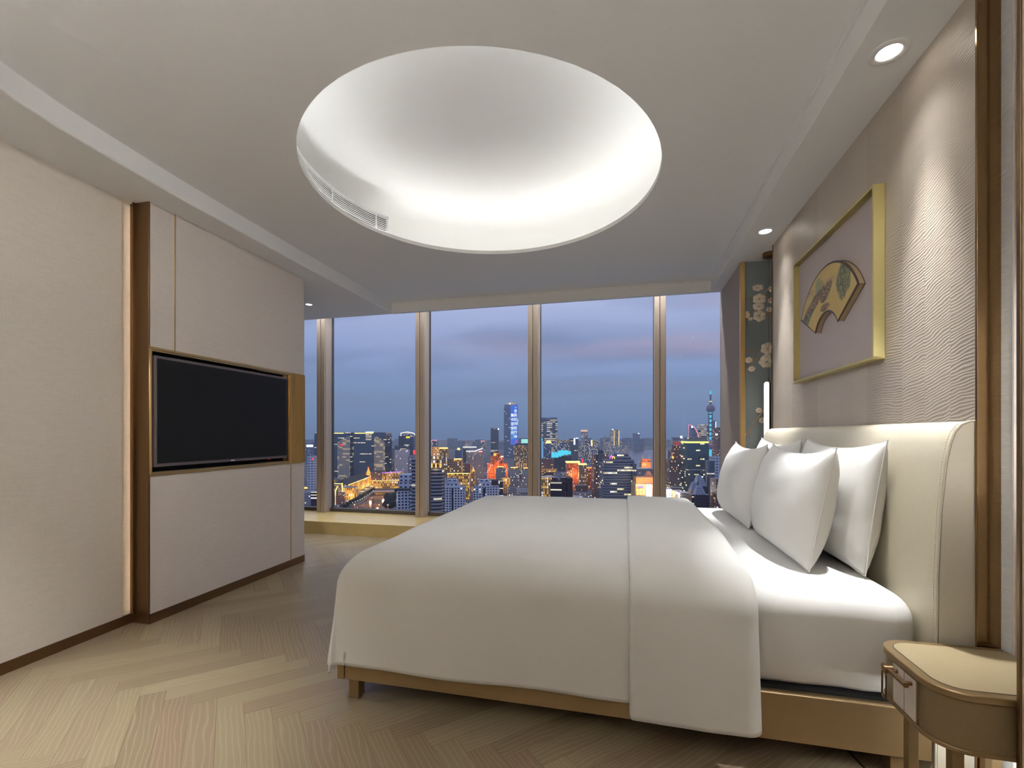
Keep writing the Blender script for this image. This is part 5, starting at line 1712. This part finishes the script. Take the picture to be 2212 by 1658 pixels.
for k, (a, c, yt, d) in enumerate(((1440, 1452, 1056, 700), (1458, 1476, 1060, 690), (1468, 1492, 1064, 640), (1436, 1447, 1048, 820))):
    bld('low shop roof in the brightly lit street beside the fourth window post', a, c, yt, d, 'gold' if k % 2 else 'house', 16, name='shop_building', roof=FRL, group='shops in the bright street')
flood(1440, 1060, 690, 60000, (.9, .95, 1)); flood(1456, 1062, 660, 24000, (1, .8, .5)); flood(1464, 1068, 640, 16000, (1, .8, .55))

# ---- distant skyline and low quarter
rng = random.Random(11)
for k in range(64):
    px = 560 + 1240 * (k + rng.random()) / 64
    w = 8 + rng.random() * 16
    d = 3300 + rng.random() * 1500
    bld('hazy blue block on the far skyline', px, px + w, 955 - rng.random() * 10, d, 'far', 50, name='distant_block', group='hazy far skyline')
def clear(px0, px1, d):
    for a, c, dd, dep in PLOTS[:NB]:
        if px0 < c + 1 and px1 > a - 1 and dd - 24 < d < dd + dep + 8: return False
    return True
NB = len(PLOTS)
cnt = 0
tries = 0
while cnt < 270 and tries < 9000:
    tries += 1
    d = 560 + (rng.random() ** 1.4) * 1150
    px = 650 + rng.random() * 990
    w = (12 + rng.random() * 22) * 1000 / d
    h = 7 + rng.random() * 15
    yg = 937 + HC * 1000 / d
    if 735 < px + w and px < 866 and d < 1130: continue
    if px + w > 1232 and px < 1510 and 1250 < d: continue
    if px + w > 1180 and px < 1240 and 1440 < d < 1560: continue
    if not clear(px, px + w, d): continue
    yt = 937 + (HC - h) * 1000 / d
    PLOTS.append((px, px + w, d, 14)); NB = len(PLOTS)
    r = rng.random()
    rot = rng.choice([-20, -8, 0, 12, 25])
    o = bld('small grey roofed house in the dense low quarter between the towers', px, px + w, yt, d, 'house' if r < .6 else ('white' if r < .8 else 'brown'), 12, rot=rot, name='city_house', roof=(FR, FRD, FRL)[int(rng.random() * 3)], group='dense low quarter')
    cnt += 1

# street lamps sparkling between the low houses
lamp_me = None
for k in range(120):
    d = 600 + rng.random() ** 1.3 * 900
    px = 664 + rng.random() * 895
    if 735 < px < 866: continue
    X, Y = P(px, d)
    m = MB(); z = G + 9 + rng.random() * 8
    if lamp_me is None:
        m.lathe([(.01, -.9), (.9, 0), (.01, .9)], (0, 0), 6)
        o = m.build('street_light', L_WARM, smooth=60); lamp_me = o.data
    else:
        o = bpy.data.objects.new('street_light', lamp_me); COL.objects.link(o)
    o.location = (X, Y, z)
    tag(o, 'tiny warm street light between the low houses of the city', 'light', 'city street lights')
# evening haze over the city: one real volume outside the glass
hm = bpy.data.materials.new('evening haze'); hm.use_nodes = True
hn = hm.node_tree; hn.nodes.clear()
ho = nd(hn, 'ShaderNodeOutputMaterial'); hv = nd(hn, 'ShaderNodeVolumeScatter')
hv.inputs['Color'].default_value = (0.62, 0.80, 1.0, 1); hv.inputs['Density'].default_value = 1 / 6000.0
hn.links.new(hv.outputs[0], ho.inputs['Volume'])
b = MB()
b.prism([cam2w(-330, 300), cam2w(330, 300), cam2w(4200, 5200), cam2w(-4200, 5200)], G - 1, 420)
o = b.build('haze', hm); o['kind'] = 'stuff'; o['label'] = 'thin blue evening haze over the city'; o['category'] = 'haze'
# ------------------------------------------------------------------ light, sky and camera
def kelvin(k):
    return {2700: (1, .71, .42), 3000: (1, .78, .53), 3500: (1, .85, .67), 4000: (1, .91, .79)}[k]
def spot(name, loc, tgt, watts, deg=60, blend=0.6, col=(1, .9, .77), r=0.03):
    l = bpy.data.lights.new(name, 'SPOT')
    l.energy = watts; l.spot_size = math.radians(deg); l.spot_blend = blend; l.color = col; l.shadow_soft_size = r
    o = bpy.data.objects.new(name, l); COL.objects.link(o)
    o.location = loc
    o.rotation_euler = (Vector(tgt) - Vector(loc)).to_track_quat('-Z', 'Y').to_euler()
    return o
def arealight(name, loc, tgt, watts, size, col=(1, .9, .78), spread=180):
    l = bpy.data.lights.new(name, 'AREA')
    l.shape = 'DISK'; l.size = size; l.energy = watts; l.color = col; l.spread = math.radians(spread)
    o = bpy.data.objects.new(name, l); COL.objects.link(o)
    o.location = loc
    o.rotation_euler = (Vector(tgt) - Vector(loc)).to_track_quat('-Z', 'Y').to_euler()
    return o
WARM = (0.98, 1.0, 1.02)
# the two visible downlights washing the headboard wall
for yy, w in ((1.984, 1.0), (3.534, .9)):
    spot('downlight_beam', (0.944, yy, ZS - 0.012), (0.87, yy, 0.6), 235 * w, 40, 1.0, WARM)
    spot('downlight_spill', (0.944, yy, ZS - 0.012), (0.90, yy, 0.6), 15 * w, 96, 1.0, WARM)
spot('downlight_beam', (-3.33, 4.355, ZS - 0.012), (-3.25, 4.30, 0), 120, 62, 0.8, WARM)
# unseen spots added above and behind the camera to brighten bed, floor and walls
for x in (-1.05, -0.5):
    spot('unseen_spot', (x, 1.25, ZC - 0.012), (x + 0.05, 2.9, 0.6), 36, 56, 1.0, WARM, 0.05)
spot('unseen_spot', (-2.0, 0.8, ZC - 0.012), (-2.1, 1.0, 0), 400, 60, 1.0, WARM, 0.05)
spot('wall_fill_spot', (-0.6, -0.9, ZC - 0.02), (-2.85, 2.95, 1.35), 250, 54, 1.0, WARM, 0.06)  # unseen, added to lift the left and television walls
spot('headboard_fill_spot', (-1.9, 0.75, ZC - 0.02), (1.0, 2.75, 0.95), 125, 46, 1.0, WARM, 0.06)  # unseen, added to lift the headboard and pillows
# light strip in the channel on the bronze post
l = bpy.data.lights.new('groove_strip', 'AREA'); l.shape = 'RECTANGLE'; l.size = 0.008; l.size_y = 2.46; l.energy = 2.6; l.color = (.82, 1, 1.22); l.spread = math.radians(120)
o = bpy.data.objects.new('groove_strip', l); COL.objects.link(o); o.location = (-2.908, 2.188, 1.30)
d_ = Vector((-0.03, -0.016, 0)).normalized()
o.rotation_euler = Matrix((Vector((-d_.y, d_.x, 0)), Vector((0, 0, 1)), -d_)).transposed().to_euler()
# unseen light line added in the blind pocket to lift sill and far end
for x in (-4.3, -3.1, -1.72, -0.33, 0.6):
    l = bpy.data.lights.new('pocket_fill', 'AREA'); l.shape = 'RECTANGLE'; l.size = 1.1; l.size_y = 0.04; l.energy = 9; l.color = WARM
    o = bpy.data.objects.new('pocket_fill', l); COL.objects.link(o); o.location = (x, 5.06, 2.88)
    o.rotation_euler = (math.radians(-16), 0, 0)
# two unseen area lights added behind the camera to lift ambient light
arealight('ceiling_fill', (-1.5, -0.9, 1.8), (-1.5, -0.9, 3), 62, 0.5, WARM)
arealight('ceiling_fill', (0.2, -0.9, 1.8), (0.2, -0.9, 3), 44, 0.5, WARM)
# small night light under the nightstand
arealight('nightstand_light', (1.02, 1.58, 0.325), (1.06, 1.70, 0), 1.6, 0.12, WARM)

def world():
    w = bpy.data.worlds.new('dusk sky')
    SC.world = w
    w.use_nodes = True
    nt = w.node_tree
    bg = nt.nodes['Background']
    co = nd(nt, 'ShaderNodeTexCoord').outputs['Generated']
    x, y, z = sepxyz(nt, co)
    base = ramp(nt, z, [(0.0, lin((92, 124, 180))), (0.03, lin((102, 138, 196))), (0.085, lin((120, 154, 208))), (0.16, lin((146, 168, 220))), (0.26, lin((176, 188, 232))), (0.42, (0.96, 1.04, 1.28, 1.0))])
    # cloud layers on a plane overhead
    inv = ma(nt, 'DIVIDE', 1.0, ma(nt, 'ADD', ma(nt, 'MAXIMUM', z, 0.0), 0.09))
    pv = comb(nt, ma(nt, 'MULTIPLY', x, inv), ma(nt, 'MULTIPLY', y, inv), 2.0)
    c1 = noise_tex(nt, scalev(nt, pv, (0.42, 0.62, 1)), 1.0, 5, 0.5, 0.3)
    c2 = noise_tex(nt, scalev(nt, pv, (0.3, 0.5, 1)), 1.7, 4, 0.5, 0.2)
    up = ma(nt, 'MULTIPLY', ma(nt, 'SUBTRACT', z, 0.035), 9.0, clamp=True)
    dark = ma(nt, 'MULTIPLY', ma(nt, 'MULTIPLY', ma(nt, 'SUBTRACT', c1, 0.44), 5.0, clamp=True), ma(nt, 'MULTIPLY', up, 0.8))
    col = mixc(nt, dark, base, lin((112, 128, 172)))
    # pink light on the clouds towards the right of the windows
    pk = ma(nt, 'MULTIPLY', ma(nt, 'MULTIPLY', ma(nt, 'SUBTRACT', c2, 0.42), 4.5, clamp=True), ma(nt, 'MULTIPLY', ma(nt, 'SUBTRACT', z, 0.09), 8.0, clamp=True))
    side = ma(nt, 'MULTIPLY', ma(nt, 'ADD', x, 0.55), 2.0, clamp=True)
    col = mixc(nt, ma(nt, 'MULTIPLY', ma(nt, 'MULTIPLY', pk, side), 0.9), col, lin((188, 172, 198)))
    hz = ma(nt, 'MULTIPLY', ma(nt, 'SUBTRACT', 0.02, z), 40.0, clamp=True)
    nt.links.new(col, bg.inputs[0])
    bg.inputs[1].default_value = 1.0
world()

cam = bpy.data.cameras.new('camera')
cam.sensor_fit = 'HORIZONTAL'; cam.sensor_width = 36.0
cam.lens = 36.0 * 1000.0 / 2212.0
cam.shift_y = (937.0 - 829.0) / 2212.0
cam.clip_start = 0.05; cam.clip_end = 20000
co = bpy.data.objects.new('camera', cam); COL.objects.link(co)
co.location = (0, 0, EYE)
co.rotation_euler = (PI / 2, 0, ALPHA)
SC.camera = co
vs = SC.view_settings
vs.view_transform = 'Standard'; vs.look = 'None'; vs.gamma = 1.0; vs.exposure = 0.0
try: vs.use_curve_mapping = False
except Exception: pass
SC.cycles.max_bounces = 7
SC.cycles.diffuse_bounces = 4
SC.cycles.glossy_bounces = 3
SC.cycles.transparent_max_bounces = 12
SC.cycles.use_denoising = True
SC.cycles.time_limit = 1200
SC.cycles.use_adaptive_sampling = True
SC.cycles.adaptive_threshold = 0.2
SC.cycles.adaptive_min_samples = 16
SC.cycles.sample_clamp_indirect = 6.0
